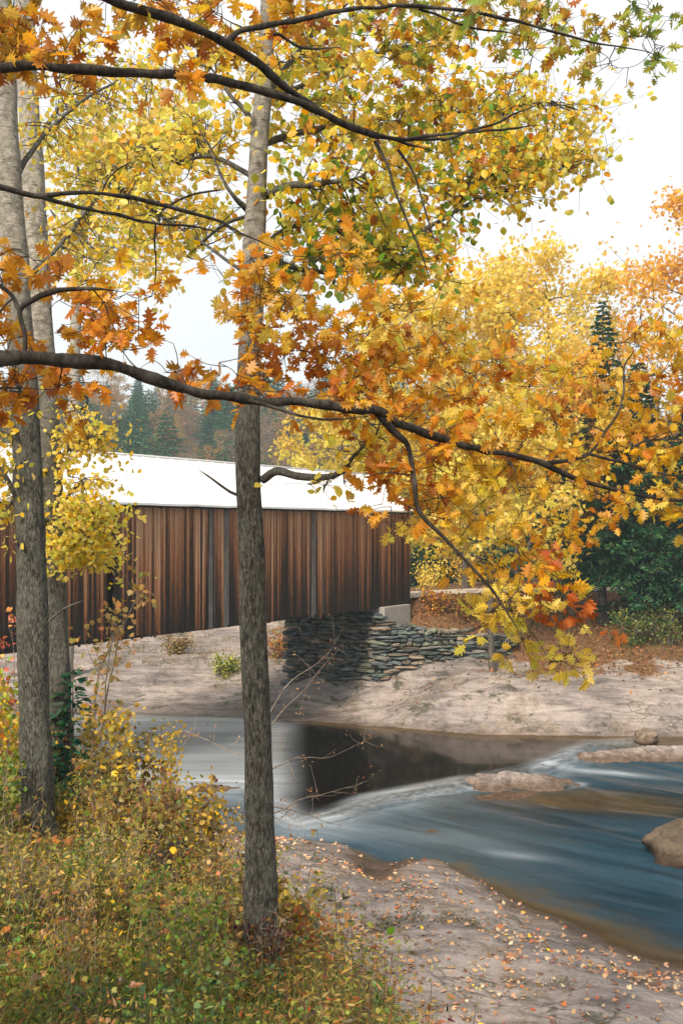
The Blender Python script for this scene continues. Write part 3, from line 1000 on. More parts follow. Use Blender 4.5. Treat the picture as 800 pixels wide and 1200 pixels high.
LIMBS = {   # px, py, depth, thickness px
    'low': [(-170, 400, 3.6, 40), (-60, 412, 3.75, 27), (0, 421, 3.85, 23), (60, 422, 3.95, 22), (110, 427, 4.05, 20), (170, 439, 4.15, 18), (235, 459, 4.3, 17), (280, 468, 4.4, 15), (340, 471, 4.5, 14), (400, 477, 4.6, 14), (440, 480, 4.7, 13), (470, 500, 4.8, 13), (530, 517, 5., 11), (580, 530, 5.2, 9), (630, 541, 5.4, 9), (680, 562, 5.6, 7), (740, 577, 5.9, 6), (830, 592, 6.2, 4)],
    'hang': [(440, 480, 4.7, 12), (460, 504, 4.75, 11), (478, 522, 4.8, 9), (484, 560, 4.8, 8), (490, 598, 4.8, 7), (520, 630, 4.8, 6), (548, 660, 4.8, 5), (575, 690, 4.8, 4.5), (596, 722, 4.8, 3.5), (612, 748, 4.8, 2.5)],
    'rise': [(640, 543, 5.45, 6), (690, 532, 5.6, 4.5), (712, 500, 5.7, 3.6), (728, 470, 5.8, 3.), (733, 430, 5.9, 2.4), (748, 405, 6., 2.5)],
    'risefork': [(690, 532, 5.6, 5), (740, 545, 5.8, 4), (800, 560, 6., 3)],
    'side': [(716, 545, 5.8, 4), (750, 520, 5.9, 3.5), (800, 512, 6., 3)],
    'under': [(290, 469, 4.4, 6), (330, 479, 4.4, 5), (380, 492, 4.4, 4), (430, 490, 4.5, 3)],
    'high': [(-170, 120, 3.6, 34), (-60, 84, 3.75, 20), (0, 79, 3.85, 15), (45, 75, 3.9, 14), (90, 78, 4., 14), (170, 84, 4.1, 13), (230, 90, 4.25, 12), (290, 103, 4.4, 12), (350, 121, 4.55, 11), (400, 142, 4.7, 11), (440, 160, 4.85, 10), (480, 172, 5., 8), (520, 178, 5.1, 5)],
    'top': [(-180, -170, 3.55, 34), (-40, -90, 3.7, 24), (70, -30, 3.85, 18), (130, -1, 3.95, 15), (190, 18, 4.05, 15), (240, 40, 4.2, 14), (270, 52, 4.3, 14), (300, 72, 4.4, 12), (330, 98, 4.5, 12), (365, 123, 4.6, 11), (395, 140, 4.7, 9)],
    'topfork': [(268, 48, 4.3, 10), (282, 36, 4.3, 9), (310, 31, 4.35, 8), (350, 24, 4.4, 7), (400, 13, 4.5, 7), (450, 8, 4.6, 6), (500, 8, 4.7, 5.5), (560, 13, 4.8, 5), (620, 28, 4.95, 4), (690, 50, 5.1, 3.5), (745, 58, 5.2, 3), (800, 72, 5.3, 2)],
    'topfine': [(490, 10, 4.7, 4), (520, 24, 4.75, 3.5), (560, 34, 4.8, 3), (620, 44, 4.9, 2)],
    'fan': [(440, 160, 4.85, 7), (490, 165, 4.95, 5), (550, 155, 5.1, 4), (600, 135, 5.2, 3), (645, 116, 5.3, 2)],
    'fanlow': [(420, 152, 4.8, 6), (470, 163, 4.9, 5), (540, 157, 5., 4), (600, 151, 5.1, 3), (640, 147, 5.2, 2)],
    'drop': [(440, 165, 4.85, 7), (454, 195, 4.85, 5), (463, 225, 4.85, 4), (478, 262, 4.85, 4), (495, 300, 4.85, 3), (510, 345, 4.85, 2)],
    'dropfine': [(466, 175, 4.9, 4), (485, 205, 4.9, 3), (500, 250, 4.9, 3), (512, 290, 4.9, 2)],
    'mid': [(-170, 230, 3.6, 22), (-60, 214, 3.75, 12), (0, 219, 3.85, 9), (45, 229, 3.9, 8), (75, 226, 3.95, 7), (120, 226, 4., 6), (165, 236, 4.1, 6), (200, 245, 4.2, 6), (250, 258, 4.3, 5), (300, 280, 4.4, 4), (350, 302, 4.5, 3)],
    'midlow': [(45, 229, 3.9, 7), (90, 243, 4., 6), (140, 252, 4.1, 5), (180, 262, 4.2, 4), (240, 267, 4.3, 3), (285, 272, 4.35, 2)],
    'midspur': [(120, 224, 4., 3), (135, 202, 4., 3), (158, 188, 4., 2)],
    'midtwig': [(190, 246, 4.2, 4), (225, 230, 4.2, 3), (262, 222, 4.2, 3)],
    'left': [(28, 424, 3.9, 8), (30, 395, 3.9, 7), (24, 365, 3.9, 7), (42, 350, 3.9, 8), (70, 341, 3.95, 8), (110, 339, 4., 6), (150, 343, 4., 3)],
    'lefttop': [(24, 365, 3.9, 6), (10, 340, 3.9, 5), (-30, 320, 3.85, 5)],
    'upcross': [(320, 40, 4.5, 5), (345, 52, 4.55, 4), (400, 55, 4.6, 3)],
}
limb_mesh, limb_pts = {}, {}
for k, (nm, q) in enumerate(LIMBS.items()):
    pts = np.array([P(a, b, c) for a, b, c, d in q])
    rad = np.array([d * c / FP / 2 * .80 for a, b, c, d in q])
    n = max(12, len(q) * 7)
    c = wob(curve(pts, n), .010, 7., k * 3.3)
    r = np.interp(np.linspace(0, 1, n), np.linspace(0, 1, len(q)), rad)
    r = r * np.clip((1 - np.linspace(0, 1, n)) / .22, .12, 1) ** .8 if nm != 'low' else r
    m = MB()
    m.tube(c, r * (1 + .14 * fbm(c * 9., 3)), 12, rough=.2)
    limb_mesh[nm] = m
    limb_pts[nm] = (c, r)

ALLP = np.concatenate([limb_pts[n][0] for n in limb_pts])
ALLN = np.concatenate([[n] * len(limb_pts[n][0]) for n in limb_pts])
ALLR = np.concatenate([limb_pts[n][1] for n in limb_pts])
crown = MB()


def oak_spray(center, rad, nleaf, palette, size, only=None, hang=.35):
    """a twig from the nearest limb to center, forked, with rosettes of leaves"""
    center = np.asarray(center)
    global ALLP, ALLN, ALLR
    dist = np.linalg.norm(ALLP - center, axis=1) * rng.uniform(.8, 1.3, len(ALLP))
    if only is not None: dist = np.where(np.isin(ALLN, only), dist, 1e9)
    i = int(np.argmin(dist))
    nm = ALLN[i]
    a = ALLP[i]
    # take off a little upstream
    ra = ALLR[i]
    L = np.linalg.norm(center - a)
    mid = (a + center) / 2 + rng.normal(0, .06 * L + .01, 3)
    tw = wob(curve([a, mid, center], 10), .03 * min(1, L + .3), 6., rng.uniform(0, 99))
    r0 = min(.009, .7 * ra + .0006, .003 + .006 * L)
    mm = limb_mesh[nm]
    mm.tube(tw, np.linspace(r0, .0016, 10), 5, cap=False)
    ALLP = np.concatenate([ALLP, tw[3:]])
    ALLN = np.concatenate([ALLN, [nm] * 7])
    ALLR = np.concatenate([ALLR, np.linspace(r0, .0016, 10)[3:]])
    ns = max(3, nleaf // 5)
    lp, ld = [], []
    for s in range(ns):
        b = tw[rng.integers(4, 10)]
        d = rng.normal(0, 1, 3)
        d[2] *= .75
        d /= np.linalg.norm(d)
        e = b + d * rad * rng.uniform(.35, 1.1)
        q = curve([b, (b + e) / 2 + rng.normal(0, .02, 3), e], 5)
        mm.tube(q, np.linspace(.0022, .001, 5), 4, cap=False)
        k = rng.integers(3, 7)
        dd = d[None] * .5 + rng.normal(0, .75, (k, 3)) + np.array([0, 0, -hang])
        lp.append(q[-1] + rng.normal(0, .012, (k, 3)))
        ld.append(dd)
        if rng.random() < .6:
            lp.append(q[2:3])
            ld.append(rng.normal(0, .8, (1, 3)) + np.array([[0, 0, -hang]]))
    lp, ld = np.concatenate(lp), np.concatenate(ld)
    lp, ld = lp[:nleaf + 3], ld[:nleaf + 3]
    n = len(lp)
    c = pal(palette, n)
    tone = pal(palette, 1)[0]
    c = c * .55 + tone[None] * .45
    crown.leaves(lp, ld, size * rng.uniform(.7, 1.25, n), OAK, c, .3, .35)


ZONES = [   # x0,x1,y0,y1, sprays, leaves each, palette, depth0, depth1, size, limbs
    (-40, 120, -20, 75, 20, 11, PAL_TOPL, 3.7, 4.3, .095),
    (-40, 90, 60, 120, 8, 8, PAL_TOPL, 3.7, 4.2, .095),
    (100, 260, -20, 80, 18, 10, PAL_TOPL, 3.9, 4.5, .095),
    (60, 230, 60, 130, 9, 7, PAL_ORANGE, 3.9, 4.4, .09),
    (220, 420, -25, 60, 20, 10, PAL_TOPL, 4.2, 5., .09),
    (230, 420, 60, 130, 8, 7, PAL_MIXG, 4.3, 4.9, .09),
    (400, 600, -20, 70, 28, 10, PAL_TOPR, 4.5, 5.4, .09),
    (560, 740, -20, 60, 18, 9, PAL_TOPR, 4.8, 5.4, .09),
    (580, 720, 50, 95, 6, 6, PAL_TOPR, 4.9, 5.3, .085),
    (390, 560, 70, 160, 18, 8, PAL_TOPR, 4.7, 5.4, .085),
    (430, 600, 120, 215, 11, 7, PAL_MIXG, 4.8, 5.4, .08),
    (730, 780, -10, 60, 5, 8, PAL_GREEN, 5.1, 5.4, .09),
    (750, 790, 60, 105, 2, 5, PAL_GREEN, 5.2, 5.3, .09),
    (-40, 60, 300, 420, 13, 9, PAL_ORANGE, 3.75, 4.1, .095),
    (40, 180, 320, 390, 13, 8, PAL_ORANGE, 3.9, 4.3, .09),
    (60, 160, 340, 425, 8, 7, PAL_ORANGE, 3.9, 4.2, .09),
    (-20, 115, 430, 490, 12, 8, PAL_ORANGE, 3.85, 4.2, .09),
    (190, 300, 415, 490, 9, 6, PAL_ORANGE, 4.1, 4.5, .095),
    (270, 420, 290, 400, 30, 9, PAL_GOLD, 4.3, 4.9, .09),
    (250, 340, 300, 350, 7, 8, PAL_GOLD, 4.3, 4.7, .09),
    (290, 440, 380, 470, 26, 9, PAL_ORANGE, 4.3, 4.9, .09),
    (330, 420, 470, 500, 3, 5, PAL_ORANGE, 4.4, 4.7, .085),
    (400, 540, 330, 430, 30, 8, PAL_GOLD + [(OLIV, 1), (ORNG, 2)], 4.6, 5.3, .09),
    (410, 560, 420, 520, 31, 8, PAL_ORANGE + [(YGRN, .8), (GOLD, 2)], 4.6, 5.3, .09),
    (540, 690, 420, 530, 29, 8, PAL_GOLD, 5., 5.8, .09),
    (520, 660, 360, 430, 9, 8, PAL_GOLD, 5., 5.6, .085),
    (670, 830, 400, 520, 42, 9, PAL_GOLD, 5.5, 6.3, .09),
    (720, 830, 330, 430, 10, 8, PAL_GOLD, 5.7, 6.3, .09),
    (600, 830, 510, 580, 36, 8, PAL_GOLD, 5.3, 6.2, .09),
    (420, 520, 510, 590, 15, 8, PAL_ORANGE, 4.6, 5.1, .085),
    (500, 620, 530, 620, 24, 9, PAL_GOLD, 4.8, 5.4, .09),
    (440, 500, 590, 640, 4, 6, PAL_GOLD, 4.7, 4.95, .085),
    (540, 660, 590, 680, 18, 8, PAL_GOLD, 4.7, 5.2, .09),
    (650, 720, 575, 640, 7, 7, PAL_GOLD, 5.2, 5.7, .085),
    (770, 830, 555, 640, 12, 8, PAL_GOLD, 5.9, 6.2, .09),
    (535, 640, 680, 745, 13, 8, PAL_YEL, 4.65, 5., .09),
    (600, 680, 715, 780, 9, 8, PAL_YEL, 4.7, 5., .09),
    (640, 705, 645, 735, 9, 6, PAL_RED, 4.6, 4.9, .08),
]
SPR = []
for (x0, x1, y0, y1, ns, nl, pl_, d0, d1, sz) in ZONES:
    for k in range(max(2, int(round(ns * (.80 if y1 < 240 else .88))))):
        q = P(rng.uniform(x0, x1), rng.uniform(y0, y1), rng.uniform(d0, d1) + rng.uniform(.1, .75))
        SPR.append((q, nl, pl_, sz * .86))
_d = [np.linalg.norm(ALLP - a[0], axis=1).min() for a in SPR]
for i in np.argsort(_d):
    oak_spray(SPR[i][0], .17, *SPR[i][1:])
crown.build('crown', M_OAK, oak, uv=True)
for nm, mm in limb_mesh.items():
    mm.build('branch', M_OBARK, oak)


# ------------------------------------------------------------------ grey poplars on the near bank
def near_tree(name, label, path, Y0, zbase, limbs, sprays, leafpal, old, ntop=16.5, leaf=.06, lean=None, js=1.):
    """path: (px, py, width px) from the base up"""
    base = P(path[0][0], path[0][1], Y0)
    root = empty(name, (base[0], base[1], zbase), label, 'tree')
    pts = [P(a, b, Y0) for a, b, w in path]
    rad = [w * Y0 / FP / 2 for a, b, w in path]
    pts = [np.array([base[0], base[1], zbase - .25])] + pts
    rad = [rad[0] * 1.35] + rad
    d = pts[-1] - pts[-2]
    d = d / np.linalg.norm(d)
    while pts[-1][2] < ntop:
        pts.append(pts[-1] + d * 1.2)
        rad.append(rad[-1] * .88)
    n = 240
    t = np.linspace(0, 1, n)
    c = curve(pts, n)
    L = np.concatenate([[0], np.cumsum(np.linalg.norm(np.diff(c, axis=0), axis=1))])
    ti = np.linspace(0, len(pts) - 1, n)
    r = np.interp(ti, np.arange(len(pts)), rad)
    c = wob(c, .012, 1.5, Y0)
    m = MB()
    sides = 36
    r = r * (1 + .07 * fbm(c * np.array([2., 2., 2.2]) + Y0, 3)) * (1 + .28 * np.exp(-np.maximum(c[:, 2] - zbase, 0) / .16))
    m.tube(c, r, sides, rough=.06)
    oldv = np.clip(old(c[:, 2]), 0, 1)
    m.c[-1] = np.repeat(np.stack([oldv, oldv * 0, oldv * 0], -1), sides, 0)
    m.build('trunk', M_POP, root)
    crown = MB()
    br_pts = []
    meshes = []
    for q in limbs:
        q = [tuple(x) for x in q]
        pp = wob(curve([P(a, b, y) for a, b, y, w in q], 8 * len(q)), .012, 5., q[0][0])
        rr = np.interp(np.linspace(0, 1, 8 * len(q)), np.linspace(0, 1, len(q)), [w * y / FP / 2 for a, b, y, w in q]) * np.clip((1 - np.linspace(0, 1, 8 * len(q))) / .25, .12, 1) ** .8
        mm = MB()
        mm.tube(pp, rr, 8, (.85, 0, 0), rough=.05)
        meshes.append(mm)
        br_pts.append(pp)
    AP = np.concatenate(br_pts) if br_pts else c
    AI = np.concatenate([[i] * len(p) for i, p in enumerate(br_pts)]) if br_pts else np.zeros(len(c), int)
    for (x0, x1, y0, y1, ns, nl, d0, d1, pl_) in sprays:
        for k in range(int(ns * 1.9)):
            ctr = P(rng.uniform(x0, x1), rng.uniform(y0, y1), rng.uniform(d0, d1))
            i = int(np.argmin(np.linalg.norm(AP - ctr, axis=1) * rng.uniform(.75, 1.35, len(AP))))
            mm = meshes[AI[i]]
            a = AP[i]
            tw = wob(curve([a, (a + ctr) / 2 + rng.normal(0, .05 * js, 3), ctr], 9), .03 * js, 5. / js, rng.uniform(0, 99))
            mm.tube(tw, np.linspace(.006, .0015, 9) * (js ** .6), 4, (.9, 0, 0), cap=False)
            lp = []
            for s in range(4):
                b = tw[rng.integers(3, 9)]
                e = b + rng.normal(0, .17 * js, 3) * (1, 1, .8)
                qq = curve([b, (b + e) / 2 + rng.normal(0, .02, 3), e], 5)
                mm.tube(qq, np.linspace(.002, .001, 5), 3, (.9, 0, 0), cap=False)
                kk = max(1, nl // 4)
                lp.append(qq[rng.integers(1, 5, kk)] + rng.normal(0, .035 * js, (kk, 3)))
            lp = np.concatenate(lp)
            nn_ = len(lp)
            crown.leaves(lp, rng.normal(0, .8, (nn_, 3)) + np.array([0, 0, -.5]), leaf * rng.uniform(.7, 1.25, nn_), ROUND, pal(pl_, nn_), .2, .3)
    for mm in meshes: mm.build('branch', M_POP, root)
    if crown.n: crown.build('crown', M_LEAF, root)
    return root


# middle tree
Yc = 6.6
near_tree('poplar_tree', 'slender grey trunk standing alone in the middle of the view', [(306, 1148, 44), (306, 1110, 40.5), (305, 1060, 37.5), (304, 1000, 35.5), (303, 920, 33.5), (301, 840, 32.5), (298, 760, 32), (295, 680, 31), (293, 600, 30), (292, 520, 29), (293, 440, 28), (296, 350, 27.5), (299, 260, 25), (303, 180, 22), (307, 100, 20), (311, 30, 18), (313, -40, 17)], Yc, gz(-.52, Yc) - .02,
          [[(312, 228, 6.6, 12), (335, 217, 6.5, 9), (360, 216, 6.4, 8), (390, 213, 6.3, 6), (425, 206, 6.2, 4)],
           [(308, 562, 6.6, 11), (325, 553, 6.5, 10), (350, 559, 6.4, 9), (380, 560, 6.3, 8), (400, 553, 6.2, 7), (414, 535, 6.1, 6), (440, 508, 6., 4)],
           [(278, 580, 6.6, 4), (255, 565, 6.5, 3), (229, 547, 6.4, 2)],
           [(290, 246, 6.6, 8), (275, 228, 6.5, 5), (262, 208, 6.5, 4), (240, 160, 6.6, 3)],
           [(300, 150, 6.6, 8), (280, 125, 6.6, 6), (268, 112, 6.6, 5), (230, 60, 6.7, 3)],
           [(312, 110, 6.6, 8), (350, 60, 7., 6), (420, -10, 7.4, 4)],
           [(306, 170, 6.7, 9), (370, 150, 7.2, 7), (450, 145, 7.7, 5), (540, 130, 8.2, 4), (640, 120, 8.6, 2)],
           [(304, 300, 6.7, 8), (370, 318, 7., 6), (440, 300, 7.3, 5), (500, 268, 7.6, 5), (540, 242, 7.8, 5), (600, 220, 8.1, 4), (660, 198, 8.4, 2)],
           [(535, 245, 7.8, 4), (550, 215, 7.9, 3), (600, 195, 8.1, 2)],
           [(298, 330, 6.7, 6), (260, 300, 7.2, 4), (200, 260, 7.8, 3), (140, 220, 8.2, 2)],
           [(302, 210, 6.7, 7), (250, 185, 7.2, 5), (200, 190, 7.7, 3), (150, 170, 8.1, 2)], [(297, 300, 6.7, 5), (330, 270, 7, 4), (380, 262, 7.2, 3), (430, 250, 7.4, 2)],
           [(300, 250, 6.8, 5), (260, 265, 7.3, 4), (220, 300, 7.7, 3)], [(304, 130, 6.8, 7), (370, 90, 7.4, 5), (450, 60, 7.9, 4), (560, 40, 8.4, 2)]],
          [(320, 480, 120, 290, 30, 20, 6.4, 7.6, PAL_MIXG), (330, 470, 250, 330, 22, 22, 6.6, 7.4, PAL_GREEN + [(YGRN, 4), (GOLD, 2)]),
           (450, 620, 110, 230, 46, 22, 7.4, 8.6, PAL_MIXG), (560, 715, 120, 200, 26, 20, 8., 8.8, PAL_BIRCH), (520, 660, 180, 250, 14, 18, 7.8, 8.4, PAL_BIRCH),
           (420, 560, 270, 340, 20, 20, 7.2, 7.9, PAL_MIXG), (130, 290, 150, 300, 44, 18, 7.4, 8.8, PAL_BIRCH), (200, 320, 40, 160, 24, 18, 6.6, 7.4, PAL_BIRCH),
           (320, 450, -20, 120, 26, 18, 6.8, 7.8, PAL_MIXG), (450, 640, -10, 110, 22, 18, 7.6, 8.6, PAL_MIXG), (640, 722, 100, 190, 8, 14, 8.4, 8.8, PAL_BIRCH), (362, 400, 550, 578, 2, 6, 6., 6.3, PAL_YEL), (405, 450, 495, 560, 7, 12, 5.9, 6.3, PAL_YEL)],
          PAL_BIRCH, lambda z: 1.0 - sst(8.3, 9.6, z) * .75)

Ya = 9.0
near_tree('poplar_tree', 'thick furrowed grey trunk rising from yellow undergrowth at the picture edge', [(46, 985, 43), (45, 950, 39), (44, 900, 37.5), (42, 820, 35.5), (40, 740, 34.5), (38, 660, 34), (34, 580, 34), (31, 500, 33), (26, 420, 31), (20, 340, 31), (15, 260, 29), (11, 180, 27), (7, 100, 25), (3, 20, 23)], Ya, gz(-2.66, Ya) - .05,
          [[(30, 330, 9, 8), (60, 300, 9.2, 5), (100, 250, 9.6, 4), (140, 200, 10, 2)], [(15, 215, 9, 8), (50, 160, 9.3, 5), (110, 110, 9.6, 3), (180, 70, 9.9, 2)],
           [(52, 735, 9, 3), (70, 718, 8.9, 3), (100, 702, 8.8, 2)], [(24, 590, 9, 7), (5, 555, 9, 6), (-20, 530, 9, 5)], [(22, 520, 9, 6), (4, 505, 9, 4), (-20, 500, 9, 3)]],
          [(60, 200, 60, 200, 30, 16, 9.4, 10.4, PAL_BIRCH), (60, 190, 190, 330, 26, 14, 9.4, 10.4, PAL_BIRCH), (-20, 60, 100, 320, 8, 12, 9.5, 10.2, PAL_BIRCH), (-25, 18, 480, 640, 18, 16, 8.8, 9.3, PAL_YEL)],
          PAL_BIRCH, lambda z: 1.0 - sst(8.6, 10.6, z) * .8)
Yb = 11.0
near_tree('poplar_tree', 'pale banded trunk leaning close behind the thick furrowed one', [(66, 960, 44), (65, 880, 41), (63, 780, 38), (60, 680, 36), (57, 600, 36), (54, 520, 34), (50, 440, 31), (46, 360, 29), (42, 280, 27), (38, 200, 26), (34, 120, 24), (31, 40, 22)], Yb, gz(-3.06, Yb) - .1,
          [[(48, 160, 11, 8), (62, 138, 11, 5), (80, 110, 11.1, 3)], [(68, 595, 11, 4), (85, 575, 10.8, 4), (98, 560, 10.6, 3)], [(60, 545, 11, 6), (90, 520, 10.6, 4), (125, 505, 10.4, 2)], [(64, 650, 11, 5), (90, 630, 10.6, 4), (118, 600, 10.4, 2)]],
          [(66, 128, 485, 540, 16, 18, 10.3, 11, PAL_YEL), (62, 132, 592, 668, 46, 26, 10.1, 10.9, PAL_YEL + [(YGRN, 3)]), (110, 142, 498, 535, 5, 12, 10.3, 10.7, PAL_YEL), (75, 128, 560, 610, 10, 16, 10.3, 10.8, PAL_YEL), (70, 160, 40, 180, 14, 14, 11.2, 11.9, PAL_BIRCH)],
          PAL_YEL, lambda z: .9 - sst(8.2, 10.8, z) * .85)
near_tree('birch_tree', 'slender pale birch standing beyond the bridge, seen above its roof', [(78, 800, 16), (84, 600, 14), (88, 430, 13), (92, 300, 12), (102, 240, 10), (114, 190, 8), (126, 160, 6)], 50., gz(-13.4, 50) - .1,
          [[(100, 250, 50, 6), (92, 200, 50, 4), (70, 165, 50, 2)], [(114, 190, 50, 5), (130, 172, 50, 3), (160, 165, 50, 2)], [(90, 340, 50, 5), (120, 300, 50, 3), (150, 280, 50, 2)], [(95, 290, 50, 5), (70, 260, 50, 3), (55, 240, 50, 2)]],
          [(50, 200, 140, 340, 50, 34, 48, 52, PAL_BIRCH), (80, 260, 120, 210, 26, 28, 48, 52, PAL_BIRCH)], PAL_BIRCH, lambda z: .1 + 0 * z, ntop=27.5, leaf=.26, js=5.)

# dry twigs reaching over the water from the middle trunk
m = MB()
lf = MB()
tw_root = empty('dry_sapling', (P(325, 1060, 7.2)[0], 7.2, gz(-.45, 7.2)), 'leafless pale sapling with reddish buds reaching over the water', 'sapling')
stem = curve([(P(326, 1060, 7.2)[0], 7.2, gz(-.45, 7.2) - .05), P(322, 1000, 7.3), P(318, 960, 7.4), P(312, 900, 7.5), P(306, 840, 7.6)], 24)
m.tube(stem, np.linspace(.011, .003, 24), 6)
for q in ([(316, 955), (345, 938), (380, 930), (432, 914)], [(313, 905), (345, 888), (390, 884), (436, 866)], [(312, 900), (290, 890), (250, 872), (215, 858)], [(318, 965), (300, 950), (285, 965), (268, 978)], [(316, 945), (345, 950), (385, 966)], [(308, 850), (340, 800), (380, 770), (398, 742)], [(310, 860), (360, 800), (402, 750)]):
    pp = wob(curve([P(a, b, 7.4 + .1 * i) for i, (a, b) in enumerate(q)], 24), .02, 5., q[0][1])
    m.tube(pp, np.linspace(.006, .0015, 24), 5)
    for k in range(11):
        b = pp[rng.integers(6, 24)]
        e = b + rng.normal(0, .08, 3) + np.array([.03, 0, .02])
        m.tube([b, (b + e) / 2 + rng.normal(0, .008, 3), e], [.0022, .0016, .001], 4, cap=False)
        lp = np.repeat(e[None], 3, 0) + rng.normal(0, .02, (3, 3))
        lf.leaves(lp, rng.normal(0, 1, (3, 3)), .03 * rng.uniform(.6, 1.3, 3), LANCE, pal([((.35, .13, .05), 1), ((.5, .3, .14), 1)], 3))
m.build('stem', M_TWIG, tw_root)
lf.build('foliage', M_DRY, tw_root)


# ------------------------------------------------------------------ generic trees
def decid(name, label, base, height, spread, nleaf, leaf, palette, h0=.25, trunk_r=None, tmpl=DIAM, group=None, bark=None, lean=(0, 0), density=1., cat='tree', limbs=16, up=.55, sub=6):
    base = np.asarray(base, float)
    root = empty(name, base, label, cat, group)
    tr = trunk_r or height * .014
    top = base + np.array([lean[0], lean[1], height])
    tk = wob(curve([base - (0, 0, .3), base * .6 + top * .4 + rng.normal(0, height * .012, 3), top], 40), height * .012, .4, base[0])
    m = MB()
    m.tube(tk, np.interp(np.linspace(0, 1, 40), [0, .05, .7, 1], [tr * 1.5, tr, tr * .5, tr * .12]), 8, rough=.05)
    ends, wts = [], []
    for k in range(limbs):
        f = h0 + (1 - h0) * ((k + rng.uniform(0, 1)) / limbs) ** .9
        b = tk[min(39, int(f * 39))]
        az = k * 2.4 + rng.uniform(-.4, .4)
        g = (f - h0) / (1 - h0)
        L = spread * (.35 + .75 * math.sin(math.pi * min(1, .18 + .80 * g)) ** .8) * rng.uniform(.7, 1.15)
        dirv = np.array([math.cos(az), math.sin(az), up * rng.uniform(.5, 1.3)])
        e = b + dirv * L
        e[2] = min(e[2], top[2] + .1 * height)
        lb = wob(curve([b, b + dirv * L * .5 * np.array([1, 1, .7]) + rng.normal(0, .04 * L, 3), e], 14), .05 * L, 1., k)
        m.tube(lb, np.linspace(tr * .42 * (1 - .5 * g), tr * .06, 14), 5, cap=False)
        for s in range(sub):
            q = lb[rng.integers(4, 14)]
            d2 = dirv * .5 + rng.normal(0, .6, 3)
            e2 = q + d2 * L * .38
            m.tube(curve([q, (q + e2) / 2 + rng.normal(0, .03 * L, 3), e2], 5), np.linspace(tr * .11, tr * .03, 5), 3, cap=False)
            ends.append((q + e2) / 2)
            ends.append(e2)
        ends.append(e)
    m.build('trunk', bark or M_TBARK, root)
    if nleaf:
        ends = np.array(ends)
        keep = rng.random(len(ends)) < density
        ends = ends[keep] if keep.sum() > 4 else ends
        ctone = pal(palette, len(ends))
        i = rng.integers(len(ends), size=nleaf)
        lp = ends[i] + rng.normal(0, spread * .11, (nleaf, 3)) * np.array([1, 1, .7])
        c = pal(palette, nleaf) * .5 + ctone[i] * .5
        cr = MB()
        cr.leaves(lp, rng.normal(0, .8, (nleaf, 3)) + np.array([0, 0, -.3]), leaf * rng.uniform(.65, 1.3, nleaf), tmpl, c, .2, .3)
        cr.build('crown', M_LEAF, root)
    return root


PAL_CON = [((.018, .075, .032), 3), ((.034, .115, .042), 3), ((.07, .16, .055), 1.8), ((.012, .042, .022), 1.3)]


def conifer(name, label, base, height, spread, nb=70, tuft=.2, group=None, bare=.12, palette=PAL_CON, droop=.25, dens=1., cat='tree'):
    base = np.asarray(base, float)
    root = empty(name, base, label, cat, group)
    tr = height * .013
    m = MB()
    tk = wob(curve([base - (0, 0, .3), base + (0, 0, height * .5), base + (0, 0, height)], 30), height * .004, .5, base[0])
    m.tube(tk, np.interp(np.linspace(0, 1, 30), [0, .05, 1], [tr * 1.4, tr, tr * .08]), 8, rough=.05)
    P_, D_, S_ = [], [], []
    for k in range(nb):
        f = bare + (1 - bare) * ((k + rng.uniform(0, 1)) / nb)
        b = base + np.array([0, 0, height * f])
        az = k * 2.399 + rng.uniform(-.3, .3)
        L = spread * (1.02 - f) ** .8 * rng.uniform(.65, 1.15)
        if L < .05: continue
        d = np.array([math.cos(az), math.sin(az), .12 - droop * (1 - f)])
        e = b + d * L + (0, 0, -.12 * L)
        lb = curve([b, b + d * L * .55, e], 8)
        m.tube(lb, np.linspace(tr * .25, tr * .04, 8), 4, cap=False)
        side = np.array([-d[1], d[0], 0])
        nt = max(5, int(L / tuft * 7 * dens))
        t = rng.uniform(.12, 1, nt)
        q = b + (e - b) * t[:, None] + (0, 0, 1) * (t * (1 - t) * .2 * L)[:, None]
        sg = rng.choice([-1, 1], nt)
        w = (1.05 - t) * L * .45
        q = q + side * (sg * w * rng.uniform(0, 1, nt))[:, None] + rng.normal(0, .04 * tuft + .02 * L, (nt, 3))
        dd = d[None] * .8 + side[None] * (sg * .8)[:, None] + rng.normal(0, .3, (nt, 3)) + np.array([0, 0, -droop * .9])
        P_.append(q)
        D_.append(dd)
        S_.append(tuft * rng.uniform(.7, 1.5, nt))
    m.build('trunk', M_TBARK, root)
    P_, D_, S_ = np.concatenate(P_), np.concatenate(D_), np.concatenate(S_)
    n = len(P_)
    cr = MB()
    cr.leaves(P_, D_, S_, [(0, 0), (.16, .25), (.13, .7), (0, 1)], pal(palette, n, .2), .15, .2, nrm=rng.normal(0, .6, (n, 3)) + np.array([0, 0, 1.]))
    cr.build('crown', M_NEED, root)
    return root


def on(px, Y, dz=0.):
    x = (px - 400) / FP * Y
    return np.array([x, Y, gz(x, Y) - dz])


def topz(py, Y): return H - (py - 620) / FP * Y


